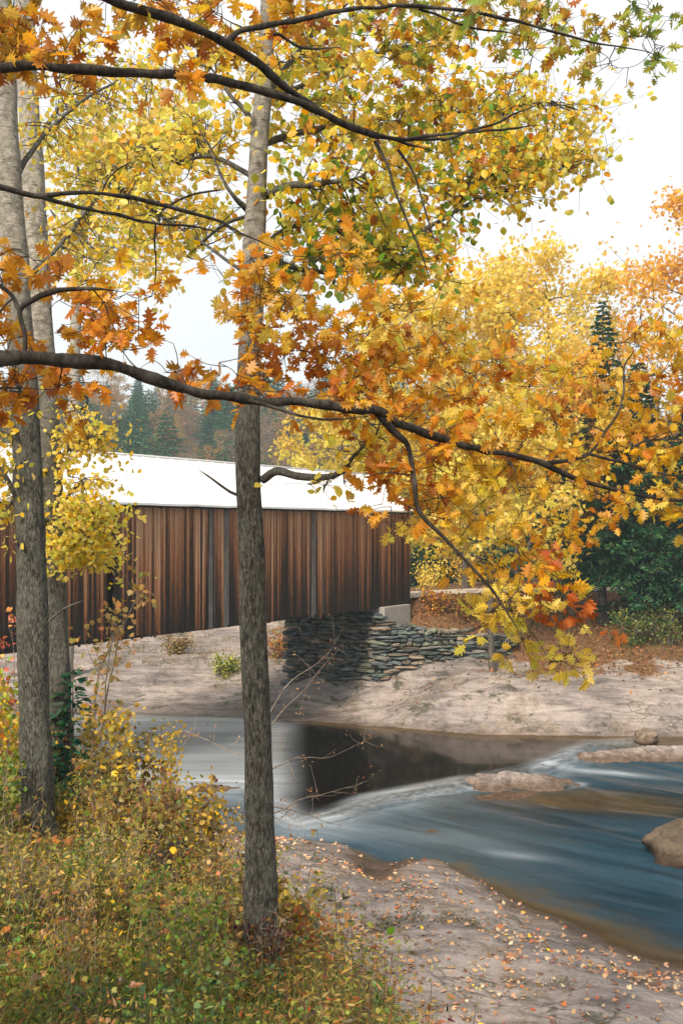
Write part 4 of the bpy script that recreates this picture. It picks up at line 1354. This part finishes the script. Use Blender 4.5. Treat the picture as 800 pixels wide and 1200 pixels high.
# far bank trees
q = on(577, 45.2)
decid('maple_tree', 'small yellow maple rooted by the end of the stone wing wall', q, 10.5, 3.0, 5000, .22, PAL_YEL, .48, .16, MAPLE, limbs=14)
q = on(668, 49)
decid('maple_tree', 'slim golden maple beside the dark hemlocks', q, 13., 2.6, 4200, .22, PAL_GOLD, .5, .13, MAPLE, limbs=14)
q = on(545, 62)
decid('maple_tree', 'tall yellow maple behind the road above the bridge end', q, topz(340, 62) - q[2], 5.2, 13000, .28, PAL_YEL, .25, .2, MAPLE, limbs=22)
q = on(640, 66)
decid('maple_tree', 'tallest pale yellow maple with a ragged open top', q, topz(305, 66) - q[2], 5.4, 13000, .27, PAL_YEL + [(AMBER, 1)], .3, .22, MAPLE, limbs=24)
q = on(470, 70)
decid('maple_tree', 'yellow maple rising behind the bridge roof end', q, topz(400, 70) - q[2], 4.6, 9000, .30, PAL_YEL, .25, .2, MAPLE, limbs=18)
q = on(385, 82)
decid('maple_tree', 'low golden maple showing over the bridge roof behind the middle trunk', q, topz(480, 82) - q[2], 4., 4500, .34, PAL_YEL, .25, .2, MAPLE, limbs=14)
q = on(834, 51)
decid('maple_tree', 'tall peach orange maple reaching in from the picture edge', q, topz(250, 51) - q[2], 4.3, 10500, .22, [((.86, .42, .05), 3), ((.80, .30, .03), 1.5), ((.90, .54, .10), 2), (GOLD, 2)], .25, .22, MAPLE, limbs=26)
for px, Y, py, sp, lab in ((706, 49.5, 352, 3.2, 'tallest dark hemlock with its spire showing above the yellow leaves'), (748, 49.5, 425, 4.9, 'broad blue-green hemlock behind two bare lower trunks'), (805, 48.5, 470, 4.4, 'dark hemlock spreading low boughs over the picture edge'), (660, 57, 470, 3.0, 'hemlock half hidden behind the golden maple')):
    q = on(px, Y)
    conifer('hemlock_tree', lab, q, topz(py, Y) - q[2], sp, 140, .21, None, .12 if px != 748 else .16, droop=.3, dens=2.4)
q = on(515, 72)
conifer('spruce_tree', 'dark round conifer beyond the road just past the bridge end', q, 6.5, 3., 60, .4, None, .03)
for px, Y, r, hh, lab in ((606, 55.5, .10, 9, 'thin bare trunk by the road'), (622, 56, .13, 10, 'thicker bare trunk by the road')):
    decid('bare_tree', lab + ' among yellow leaves', on(px, Y), hh, 2., 500, .2, PAL_GOLD, .45, r, MAPLE, limbs=8)


# ------------------------------------------------------------------ shrubs
def shrub(name, label, base, height, spread, nstem, nleaf, leaf, palette, tmpl=ROUND, group=None, cat='shrub', lean=(0, 0), mat=None, low=.2, stemr=.006, jit=.05):
    base = np.asarray(base, float)
    root = empty(name, base, label, cat, group)
    m, cr = MB(), MB()
    A = []
    for k in range(nstem):
        az = rng.uniform(0, 6.28)
        e = base + np.array([math.cos(az) * spread * rng.uniform(.2, 1) + lean[0], math.sin(az) * spread * rng.uniform(.2, 1) + lean[1], height * rng.uniform(.7, 1.05)])
        b = base + np.array([math.cos(az), math.sin(az), 0]) * spread * .12 - (0, 0, .1)
        st = wob(curve([b, b * .5 + e * .5 + np.array([0, 0, .12 * height]) + rng.normal(0, .04 * height, 3), e], 16), .03 * height, 2., k)
        m.tube(st, np.linspace(stemr, stemr * .25, 16), 5)
        A.append(st[int(16 * low):])
        for s in range(6):
            q = st[rng.integers(int(16 * low), 16)]
            e2 = q + rng.normal(0, .22, 3) * spread + (0, 0, .08 * height)
            tw = curve([q, (q + e2) / 2 + rng.normal(0, .02, 3), e2], 6)
            m.tube(tw, np.linspace(stemr * .4, stemr * .15, 6), 4, cap=False)
            A.append(tw[2:])
            A.append(tw[3:])
    A = np.concatenate(A)
    i = rng.integers(len(A), size=nleaf)
    lp = A[i] + rng.normal(0, jit * height ** .5, (nleaf, 3))
    ct = pal(palette, len(A))
    cr.leaves(lp, rng.normal(0, .8, (nleaf, 3)) + np.array([0, 0, -.2]), leaf * rng.uniform(.65, 1.3, nleaf), tmpl, pal(palette, nleaf) * .6 + ct[i] * .4, .2, .3)
    m.build('stem', M_TWIG, root)
    cr.build('foliage', mat or M_HERB, root)
    return root


PAL_SAP = [((.35, .30, .08), 2), ((.55, .30, .10), 3), ((.62, .38, .10), 2), ((.20, .24, .06), 1.5), ((.6, .22, .08), 1)]
PAL_PINK = [((.55, .12, .08), 3), ((.60, .22, .14), 2), ((.5, .16, .05), 1), ((.65, .35, .1), 1)]
PAL_TAN = [((.36, .25, .07), 2), ((.26, .22, .045), 2.4), ((.34, .18, .05), 2), ((.18, .20, .03), 2), ((.46, .30, .07), .7), ((.08, .05, .025), 3), ((.36, .09, .03), 1.2)]
PAL_YB = [(GOLD, 1.), ((.58, .40, .08), 2), ((.36, .30, .06), 3.5), ((.2, .2, .04), 1.5), ((.30, .26, .08), 2), ((.4, .22, .08), 1)]
PAL_GB = [((.10, .20, .025), 3), ((.19, .27, .035), 3), ((.32, .30, .045), 2.4), ((.05, .10, .02), 1.6), ((.34, .2, .05), 1)]


def onb(px, py, Y): 
    x = (px - 400) / FP * Y
    return np.array([x, Y, gz(x, Y)])


b = onb(100, 900, 10.2)
shrub('sapling', 'slender sapling with green and rusty leaves in front of the bridge wall', b, topz(695, 10.2) - b[2], .30, 3, 270, .062, PAL_SAP, MAPLE, cat='sapling', lean=(.25, 0), low=.35, stemr=.012)
b = onb(128, 900, 9.8)
shrub('sapling', 'bushy sapling with large golden leaves above the water edge', b, topz(835, 9.8) - b[2], .34, 5, 360, .06, PAL_YB + [(GOLD, 3)], MAPLE, cat='sapling', low=.3)
b = onb(-4, 850, 9.6)
shrub('shrub', 'pink and red leaved shrub at the foot of the thick trunk', b, topz(725, 9.6) - b[2], .24, 5, 330, .055, PAL_PINK, ROUND, low=.4)
b = onb(-6, 880, 9.2)
shrub('shrub', 'orange and green shrub in front of the pink leaved one', b, topz(790, 9.2) - b[2], .4, 6, 500, .05, [(ORNG, 1), (GOLD, 1), (OLIV, 2), (GRN, 2)], ROUND, low=.3)
b = onb(86, 880, 10.8)
conifer('hemlock_seedling', 'small dark green hemlock seedling behind the thick trunk', b, topz(775, 10.8) - b[2], .55, 40, .085, bare=.03, dens=1.2, palette=[((.012, .07, .035), 3), ((.03, .11, .05), 2)], cat='seedling')
b = onb(370, 1110, 6.9)
shrub('shrub', 'red-orange leaved bush against the base of the middle trunk', b + (0, 0, 0), .42, .17, 6, 150, .05, [((.5, .14, .04), 3), ((.6, .3, .08), 1), ((.10, .14, .07), 2.)], ROUND, low=.3)
shr = [(180, 905, 13.5, .9, .5, PAL_YB + [(GOLD, 4)], 'yellow leaved bush at the top of the bank above the shallow bright water'), (215, 960, 11.5, .6, .45, PAL_YB + [(GOLD, 4)], 'golden bush on the bank beside the pale rock shelf'), (140, 930, 10.5, .8, .45, PAL_TAN, 'tan and olive bush between the thick trunk and the golden bush'),
       (250, 985, 9.8, .6, .4, PAL_TAN + [(GOLD, 2)], 'brownish bush behind the broken stump'), (100, 960, 9.3, .32, .25, PAL_YB + [(GOLD, 4)], 'yellow leaved seedling bush at the foot of the thick trunk'), (-8, 980, 8.4, .35, .3, PAL_GB, 'green bush in front of the thick trunk'),
       (165, 1000, 8.8, .55, .4, PAL_TAN, 'dry brown bush beside the broken stump'), (335, 1075, 7.6, .35, .28, PAL_YB, 'low yellowing bush just behind the middle trunk')]
for px, py, Y, hh, sp, pl_, lab in shr:
    shrub('shrub', lab, onb(px, py, Y), hh * 1.3, sp, 9, 700, .05, pl_, ROUND, low=.25, jit=.06)
b = onb(312, 1140, 6.42)
shrub('shrub', 'dark brown tangle of stems and leaves hiding the foot of the middle trunk', b, .38, .20, 22, 520, .030, [((.10, .04, .02), 4), ((.06, .03, .02), 3), ((.30, .12, .04), 1)], ROUND, low=.05, jit=.05)
BUSH = [('leafy green bush low among the weeds of the near bank', PAL_GB, MAPLE, .030), ('tan dry bush low among the weeds of the near bank', PAL_TAN, LANCE, .045), ('small yellow bush low among the weeds of the near bank', PAL_YB, LANCE, .040), ('rusty brown bush low among the weeds of the near bank', [((.34, .12, .03), 3), ((.5, .24, .06), 2), ((.16, .07, .03), 2)], ROUND, .028)]
for k in range(26):
    lab, pl_, tm, lf_ = BUSH[[0, 2, 1, 2, 3, 0, 1, 2][k % 8]]
    Yq = [5.4, 6.1, 6.9, 7.6, 8.4, 9.4, 10.6][k % 7] + rng.uniform(-.3, .3)
    edge = 400 + 1200 * np.interp(Yq, EDGE_Y, EDGE_X) / Yq
    px = rng.uniform(-20, min(edge - 25, 440))
    if abs(px - 305) < 45 and Yq < 6.8: px -= 90
    if abs(px - 45) < 60 and 6.4 < Yq < 9.2: px += 110
    shrub('shrub', lab, onb(px, 0, Yq), rng.uniform(.32, .7), rng.uniform(.2, .34), 9, 420, lf_, pl_, tm, 'low bushes in the weeds', low=.1, stemr=.004, jit=.06)
# far-bank shrubs
fs = [(505, 60, 1.6, 1.3, PAL_YEL, 'yellow bush beyond the road next to the bridge end'), (545, 63, 2.2, 1.5, PAL_GOLD, 'tall golden bush beyond the road'), (740, 46.6, 1.5, 1.3, PAL_GB + [((.03, .06, .03), 5)], 'dark green bush below the hemlock trunks'), (782, 46.4, 1.6, 1.4, PAL_GB + [((.03, .06, .03), 5)], 'dark bush at the picture edge below the hemlock boughs'),
      (512, 48.6, .9, .9, [(ORNG, 1), ((.3, .14, .05), 3), (GOLD, 1)], 'rusty brush on top of the wing wall'), (550, 48.9, .9, 1., [(ORNG, 1), ((.3, .14, .05), 3), (OLIV, 1)], 'brown brush on the slope above the wing wall'), (205, 55, .8, 1., PAL_TAN, 'dry grassy clump on the pale rock under the bridge'), (265, 50.5, .7, .9, PAL_GB + [(YGRN, 3)], 'yellow-green clump on the rock under the bridge'),
      (325, 52.5, 1.1, 1., [((.3, .14, .05), 3), (ORNG, 1), (OLIV, .6)], 'rusty bush under the bridge beside the abutment corner')]
for px, Y, hh, sp, pl_, lab in fs:
    shrub('shrub', lab, onb(px, 0, Y), hh, sp, 14, 900, .11, pl_, ROUND, low=.1, stemr=.012, jit=.16)

# stump
sp_ = onb(196, 1040, 8.6)
m = MB()
n, kk = 20, 12
a = np.arange(n) / n * 2 * math.pi
vv = []
for j in range(kk):
    t = j / (kk - 1)
    r = .15 * (1.35 - .45 * t) * (1 + .12 * np.sin(3 * a + 1) + .07 * np.sin(7 * a))
    top_ = (.34 + .07 * np.sin(a * 1.0 + 2) + .03 * np.sin(5 * a) + .025 * np.sin(9 * a + 1))
    vv.append(np.stack([r * np.cos(a), r * np.sin(a), -.1 + (top_ + .1) * t], -1))
vv = np.array(vv)
i = np.arange(kk - 1)[:, None] * n
j = np.arange(n)[None, :]
jj = (j + 1) % n
m.add(vv.reshape(-1, 3) + sp_, np.stack([i + j, i + jj, i + n + jj, i + n + j], -1).reshape(-1, 4))
m.add(np.concatenate([vv[-1] - (0, 0, .0), [[0, 0, .24]]]) + sp_, [[k, (k + 1) % n, n] for k in range(n)])
tag(m.build('stump', M_STUMP), 'dark rotten stump with a jagged top among the bank weeds', 'stump')

# ------------------------------------------------------------------ ground cover
def bank_points(n, pw=1.4):
    out = []
    while len(out) < n:
        k = n * 3
        Yr = 3.2 + 21 * rng.random(k) ** pw
        Xr = rng.uniform(-.40, .12, k) * Yr
        de = np.interp(Yr, EDGE_Y, EDGE_X) - Xr + .25 * fb2(Xr, Yr, .6, 3, 5.)
        ok = (de > -.45 - .2 * rng.random(k)) & (Xr > -8)
        out += list(np.stack([Xr[ok], Yr[ok]], -1))
    return np.array(out[:n])


# weeds: leafy stems
q = bank_points(9500)
q = q[(fb2(q[:, 0], q[:, 1], 2.0, 3, 130.) > -.22) | (rng.random(len(q)) < .2)]
z = ground(q[:, 0], q[:, 1])
m = MB()
patch = fb2(q[:, 0], q[:, 1], .9, 3, 44.)
patch2 = fb2(q[:, 0], q[:, 1], 1.3, 3, 71.)
SETS = [PAL_TAN, PAL_GB, PAL_YB, [((.34, .13, .05), 3), ((.20, .10, .05), 3), ((.45, .22, .08), 1), ((.10, .07, .04), 2)], [((.06, .12, .04), 2), ((.10, .17, .05), 2), ((.05, .08, .035), 1)]]
which = np.where(patch > .12, 0, np.where(patch > -.30, 1, 2))
which = np.where(rng.random(len(q)) < .3, rng.integers(0, 2, len(q)), which)
which = np.where(patch2 > .42, 3, which)
which = np.where((patch2 < -.55), 4, which)
which = np.where((q[:, 1] > 9) & (rng.random(len(q)) < .4), 2, which)
clump = sst(.05, .5, fb2(q[:, 0], q[:, 1], 1.4, 3, 101.))
hh = (.07 + .24 * rng.random(len(q)) ** 1.5) * (1 + .35 * patch) * (1 + 1.7 * clump) * (1 - .62 * np.maximum(np.exp(-((400 + 1200 * q[:, 0] / q[:, 1] - 305) / 55) ** 2) * (q[:, 1] < 6.9), np.exp(-((400 + 1200 * q[:, 0] / q[:, 1] - 45) / 60) ** 2) * (q[:, 1] < 9.1) * (q[:, 1] > 6.2))) * np.clip(.75 + .03 * q[:, 1], .7, 1.3)
for s in range(5):
    I = np.where(which == s)[0]
    if len(I) == 0: continue
    for rep in range(10):
        t = rng.uniform(.15, 1.05, len(I))
        ln = rng.normal(0, .09, (len(I), 2))
        lp = np.stack([q[I, 0] + ln[:, 0] * t, q[I, 1] + ln[:, 1] * t, z[I] + hh[I] * t], -1)
        n = len(I)
        if s == 0:
            tm, sz = LANCE, .042
        elif s == 4:
            tm, sz = MAPLE, .036
        else:
            tm, sz = (MAPLE, .026) if rep % 2 else (LANCE, .034)
        m.leaves(lp, np.concatenate([rng.normal(0, 1, (n, 2)), rng.normal(.15, .5, (n, 1))], 1), sz * rng.uniform(.55, 1.3, n) * np.clip(.85 + .02 * q[I, 1], 1, 1.3), tm, pal(SETS[s], n, .2), .15, .3)
# stalks
n = len(q)
tip = np.stack([q[:, 0] + rng.normal(0, .06, n), q[:, 1] + rng.normal(0, .06, n), z + hh * 1.05], -1)
b0 = np.stack([q[:, 0], q[:, 1], z - .02], -1)
wv = rng.normal(0, 1, (n, 3)) * .0016 * (1, 1, 0)
v = np.stack([b0 - wv, b0 + wv, tip + wv * .3, tip - wv * .3], 1)
m.add(v.reshape(-1, 3), np.arange(n)[:, None] * 4 + np.arange(4)[None], np.repeat(pal([((.14, .09, .05), 2), ((.22, .16, .08), 1), ((.10, .11, .04), 1)], n), 4, 0))
q = bank_points(900, 1.1)
q = q[~((np.abs(400 + 1200 * q[:, 0] / q[:, 1] - 45) < 70) & (q[:, 1] < 9.1)) & ~((np.abs(400 + 1200 * q[:, 0] / q[:, 1] - 305) < 50) & (q[:, 1] < 6.8)) & (q[:, 1] > 6.) & (fb2(q[:, 0], q[:, 1], .8, 3, 150.) > -.15)]
z = ground(q[:, 0], q[:, 1])
for (x, y), zz in zip(q, z):
    hh = rng.uniform(.3, .85)
    e = np.array([x, y, zz]) + np.array([rng.normal(0, .12), rng.normal(0, .12), hh])
    c = curve([(x, y, zz - .03), (np.array([x, y, zz]) + e) / 2 + rng.normal(0, .03, 3), e], 8)
    m.tube(c, np.linspace(.0035, .0012, 8), 3, pal([((.12, .07, .04), 2), ((.22, .15, .08), 1)], 1)[0], cap=False)
    k = rng.integers(6, 22)
    lp = c[rng.integers(2, 8, k)] + rng.normal(0, .045, (k, 3))
    m.leaves(lp, rng.normal(0, .8, (k, 3)) + np.array([0, 0, -.2]), .045 * rng.uniform(.5, 1.3, k), LANCE if rng.random() < .5 else ROUND, pal([PAL_YB, PAL_TAN, PAL_GB, PAL_SAP][rng.integers(4)], k), .2, .4)
tag(m.build('undergrowth', M_HERB), 'mixed green, tan and yellow weeds covering the near bank', kind='stuff')


# grass blades
def blades(m, base, hgt, lean, wid, col):
    n = len(base)
    d = rng.normal(0, 1, (n, 2))
    d /= np.linalg.norm(d, axis=1)[:, None]
    sd_ = np.stack([-d[:, 1], d[:, 0], np.zeros(n)], -1)
    vs = []
    for t, w in ((0, 1.), (.5, .75), (1., .08)):
        pz = base + np.stack([d[:, 0] * lean * t ** 2 * hgt, d[:, 1] * lean * t ** 2 * hgt, hgt * (t - .22 * lean * t * t)], -1)
        vs += [pz - sd_ * (wid * w)[:, None], pz + sd_ * (wid * w)[:, None]]
    v = np.stack(vs, 1)
    o = np.arange(n)[:, None] * 6
    m.add(v.reshape(-1, 3), np.concatenate([np.array([[0, 1, 3, 2]]) + o, np.array([[2, 3, 5, 4]]) + o]), np.repeat(col, 6, 0))


m = MB()
q = bank_points(30000)
g = fb2(q[:, 0], q[:, 1], .7, 3, 90.)
q = q[(g + .8 * rng.random(len(q)) > .25) & ((fb2(q[:, 0], q[:, 1], 2.0, 3, 130.) > -.25) | (rng.random(len(q)) < .15))]
n = len(q)
z = ground(q[:, 0], q[:, 1])
blades(m, np.stack([q[:, 0], q[:, 1], z - .02], -1), rng.uniform(.10, .40, n), rng.uniform(.2, 1.2, n), rng.uniform(.001, .0022, n), pal([((.11, .18, .022), 3), ((.21, .22, .035), 3), ((.31, .21, .055), 2.2), ((.05, .08, .018), 2.2)], n))
# the greener tussock at the bank edge beside the middle trunk
for (cx, cy, r, nb_, hmax) in ((430, 6.2, .20, 1500, .30), (395, 6.5, .22, 900, .26), (455, 5.7, .16, 900, .26), (470, 5.25, .16, 600, .22)):
    c = onb(cx, 0, cy)
    k = np.stack([c[0] + rng.normal(0, r, nb_), c[1] + rng.normal(0, r, nb_)], -1)
    zz = ground(k[:, 0], k[:, 1])
    blades(m, np.stack([k[:, 0], k[:, 1], zz - .03], -1), rng.uniform(.4, 1., nb_) * hmax, rng.uniform(.2, .9, nb_), rng.uniform(.001, .002, nb_), pal([((.10, .20, .05), 3), ((.20, .25, .07), 3), ((.34, .28, .10), 1)], nb_))
# rough grass tufts on the far bank
k = 9000
fx = np.concatenate([rng.uniform(3, 19, k), rng.uniform(-13, -1, k)])
fy = np.concatenate([rng.uniform(42.2, 54, k), rng.uniform(47, 60, k)])
zz, mk = ground(fx, fy, True)
ok = (rng.random(len(fx)) < (1 - mk[:, 0]) * .8 + .03 + .75 * (fx < 0) * sst(.75, 1.2, zz) * (fb2(fx, fy, .35, 3, 66.) > .1)) & (fb2(fx, fy, .4, 3, 60.) > -.15) & (segdist(fx, fy, ROADC) > 2.2)
fx, fy, zz = fx[ok], fy[ok], zz[ok]
n = len(fx)
blades(m, np.stack([fx, fy, zz - .02], -1), rng.uniform(.15, .45, n), rng.uniform(.2, 1., n), rng.uniform(.006, .012, n), pal([((.12, .13, .04), 2), ((.26, .2, .07), 3), ((.3, .14, .05), 2)], n))
for (cx, cy, rx, ry, nb_) in ((1.35, 18.9, .55, .30, 900), (.7, 18.6, .25, .2, 300), (2.3, 19.0, .2, .12, 150), (-.2, 20.3, .45, .25, 500), (.2, 19.3, .2, .2, 200), (3.4, 16.4, .3, .1, 150), (1.2, 17.0, .1, .08, 60)):
    k1, k2 = cx + rng.normal(0, rx, nb_), cy + rng.normal(0, ry, nb_)
    kp = fb2(k1, k2, 3., 3, 8.) > -.1
    k1, k2 = k1[kp], k2[kp]
    n = len(k1)
    blades(m, np.stack([k1, k2, ground(k1, k2) - .01], -1), rng.uniform(.03, .09, n), rng.uniform(.3, 1.3, n), rng.uniform(.004, .008, n), pal([((.05, .07, .02), 3), ((.10, .11, .03), 2), ((.03, .035, .015), 2)], n))
tag(m.build('grass', M_HERB), 'rough autumn grass tufts on the banks', kind='stuff')

# fallen leaves
m = MB()
k = 34000
fy = rng.uniform(12, 27, k)
fx = rng.uniform(-.28, .42, k) * fy
zz, mk = ground(fx, fy, True)
de = np.interp(fy, EDGE_Y, EDGE_X) - fx
dens = .09 + .75 * sst(.0, .6, fb2(fx, fy, .6, 4, 15.)) * (.4 + .6 * sst(-.1, .4, fb2(fx, fy, 2.2, 3, 19.))) + .5 * sst(-2.5, -.5, de)
wl = inpoly(fx, fy, RIV)
ok = (~wl) & (rng.random(k) < dens * .95) & (zz > -.02) & (fx > -6)
fx, fy, zz = fx[ok], fy[ok], zz[ok]
n = len(fx)
m.leaves(np.stack([fx, fy, zz + .025], -1), np.concatenate([rng.normal(0, 1, (n, 2)), rng.normal(.08, .2, (n, 1))], 1), .085 * rng.uniform(.45, 1.35, n), MAPLE, pal([((.55, .34, .20), 3), ((.46, .22, .11), 3), ((.60, .46, .30), 2), ((.22, .12, .07), 3), (GOLD, .25), ((.5, .14, .06), .6)], n), .25, .5, nrm=rng.normal(0, .35, (n, 3)) + np.array([0, 0, 1.]))
# under the weeds
q = bank_points(6000)
z = ground(q[:, 0], q[:, 1])
n = len(q)
m.leaves(np.stack([q[:, 0], q[:, 1], z + .03 + .1 * rng.random(n) ** 3], -1), np.concatenate([rng.normal(0, 1, (n, 2)), rng.normal(.1, .3, (n, 1))], 1), .07 * rng.uniform(.6, 1.3, n), MAPLE, pal([((.35, .15, .05), 3), ((.5, .3, .1), 2), ((.16, .09, .04), 3), ((.5, .17, .05), 1), (GOLD, .5)], n), .25, .5, nrm=rng.normal(0, .4, (n, 3)) + np.array([0, 0, 1.]))
# far bank litter
k = 14000
fx = np.concatenate([rng.uniform(2, 20, k), rng.uniform(-6, 0, 2500)])
fy = np.concatenate([rng.uniform(41.5, 56, k), rng.uniform(47, 58, 2500)])
zz, mk = ground(fx, fy, True)
ok = (rng.random(len(fx)) < (1 - mk[:, 0]) * .9 + .07) & (segdist(fx, fy, ROADC) > 2.0)
fx, fy, zz = fx[ok], fy[ok], zz[ok]
n = len(fx)
m.leaves(np.stack([fx, fy, zz + .03], -1), np.concatenate([rng.normal(0, 1, (n, 2)), rng.normal(.1, .3, (n, 1))], 1), .15 * rng.uniform(.6, 1.3, n), DIAM, pal([((.28, .13, .05), 3), ((.38, .22, .09), 2), ((.17, .09, .04), 3), ((.42, .14, .05), .7)], n), .25, .5, nrm=rng.normal(0, .4, (n, 3)) + np.array([0, 0, 1.]))
tag(m.build('fallen_leaves', M_DRY), 'fallen brown and peach leaves scattered over rock and bank', kind='stuff')

# ------------------------------------------------------------------ the wooded hill
G1, G2, G3 = 'conifers on the wooded hillside', 'bare trees on the wooded hillside', 'rust coloured trees on the wooded hillside'
protos = [
    conifer('spruce_tree', 'dark blue-green conifer in the hillside wood beyond the bridge', on(170, 126), 11, 4.1, 90, .55, G1, .03, dens=1.2, palette=[((.03, .10, .05), 3), ((.05, .14, .06), 3), ((.09, .19, .07), 2)]),
    decid('bare_tree', 'nearly leafless grey-mauve tree in the hillside wood beyond the bridge', on(118, 122), 11, 3.6, 2600, .24, [((.36, .22, .17), 2), ((.40, .27, .18), 2), ((.30, .26, .12), 1)], .2, .13, DIAM, G2, limbs=22, sub=10),
    decid('russet_tree', 'russet brown tree in the hillside wood beyond the bridge', on(205, 118), 10, 3.4, 3000, .30, [((.46, .20, .06), 3), ((.52, .32, .09), 2), ((.34, .16, .06), 2), ((.35, .34, .08), 1.4)], .2, .13, DIAM, G3, limbs=16),
]
pos = []
k = 0
while len(pos) < 290 and k < 20000:
    k += 1
    Yh = 84 + 140 * rng.random() ** .9
    px = rng.uniform(-60, 860) if rng.random() < .35 else rng.uniform(-40, 470)
    if Yh < 116 and 40 < px < 360: continue
    x = (px - 400) / FP * Yh
    if any((x - a) ** 2 + (Yh - b) ** 2 < (3.0 + .005 * Yh) ** 2 for a, b in pos): continue
    pos.append((x, Yh))
for x, Yh in pos:
    g = vnoise(np.array([x * .035, Yh * .03, 3.]))
    u = rng.random()
    i = 0 if u < (.66 + .45 * g) else (1 if u < .76 + .2 * g else 2)
    s = rng.uniform(.55, 1.) * (1.05 if i == 0 else .9)
    copy_tree(protos[i], (x, Yh, gz(x, Yh) - .1), rng.uniform(0, 6.28), (s * rng.uniform(.9, 1.15), s))

# ------------------------------------------------------------------ air
m = MB()
m.box((0, 145, 31), (446, 358, 67))
t = NT('haze')
v = t.n('ShaderNodeVolumePrincipled', Color=(.68, .86, .95), Density=.0010, Anisotropy=.3)
t.t.links.new(v.outputs[0], t.out.inputs['Volume'])
hz = m.build('haze', t.m, smooth=False)
tag(hz, 'pale autumn haze over the valley', kind='stuff')

# ------------------------------------------------------------------ light
SUN_EL, SUN_AZ = math.radians(42), math.radians(205)      # azimuth clockwise from +Y
w = bpy.data.worlds.new('World')
SC.world = w
w.use_nodes = True
nt = w.node_tree
nt.nodes.clear()
sky = nt.nodes.new('ShaderNodeTexSky')
sky.sky_type = 'NISHITA'
sky.sun_disc = False
sky.sun_elevation = SUN_EL
sky.sun_rotation = SUN_AZ
sky.dust_density = 3.
sky.air_density = 1.
cl = nt.nodes.new('ShaderNodeTexNoise')       # thin overcast veil
cl.inputs['Scale'].default_value = 1.6
cl.inputs['Detail'].default_value = 6
tc = nt.nodes.new('ShaderNodeTexCoord')
nt.links.new(tc.outputs['Generated'], cl.inputs['Vector'])
rp = nt.nodes.new('ShaderNodeValToRGB')
rp.color_ramp.elements[0].position = .25
rp.color_ramp.elements[0].color = (.72, .72, .72, 1)
rp.color_ramp.elements[1].position = .75
rp.color_ramp.elements[1].color = (.95, .95, .95, 1)
nt.links.new(cl.outputs['Fac'], rp.inputs['Fac'])
mx = nt.nodes.new('ShaderNodeMix')
mx.data_type = 'RGBA'
nt.links.new(rp.outputs[0], mx.inputs[0])
nt.links.new(sky.outputs[0], mx.inputs[6])
mx.inputs[7].default_value = (6.9, 6.8, 6.6, 1)
bg = nt.nodes.new('ShaderNodeBackground')
bg.inputs['Strength'].default_value = .1
nt.links.new(mx.outputs[2], bg.inputs['Color'])
wo = nt.nodes.new('ShaderNodeOutputWorld')
nt.links.new(bg.outputs[0], wo.inputs['Surface'])

sl = bpy.data.lights.new('sun', 'SUN')
sl.energy = 3.9
sl.angle = math.radians(15)
sl.color = (1, .87, .70)
so = bpy.data.objects.new('sun', sl)
COL.objects.link(so)
dv = Vector((math.sin(SUN_AZ) * math.cos(SUN_EL), math.cos(SUN_AZ) * math.cos(SUN_EL), math.sin(SUN_EL)))
so.rotation_euler = dv.to_track_quat('Z', 'Y').to_euler()
so.location = (0, -20, 40)

# ------------------------------------------------------------------ camera
cd = bpy.data.cameras.new('camera')
cam = bpy.data.objects.new('camera', cd)
COL.objects.link(cam)
cam.location = (0, 0, H)
cam.rotation_euler = (math.radians(90), 0, 0)
cd.sensor_fit = 'VERTICAL'
cd.sensor_height = 36
cd.sensor_width = 24
cd.lens = 36
cd.shift_y = 20 / 1200
cd.clip_start = .05
cd.clip_end = 2000
SC.camera = cam

SC.render.engine = 'CYCLES'
SC.cycles.use_denoising = True
SC.cycles.max_bounces = 6
SC.cycles.diffuse_bounces = 3
SC.cycles.glossy_bounces = 3
SC.cycles.transmission_bounces = 3
SC.cycles.transparent_max_bounces = 8
SC.cycles.volume_bounces = 0
SC.cycles.sample_clamp_indirect = 6
SC.view_settings.view_transform = 'Standard'
SC.view_settings.look = 'None'
SC.view_settings.exposure = .8
SC.view_settings.gamma = 1
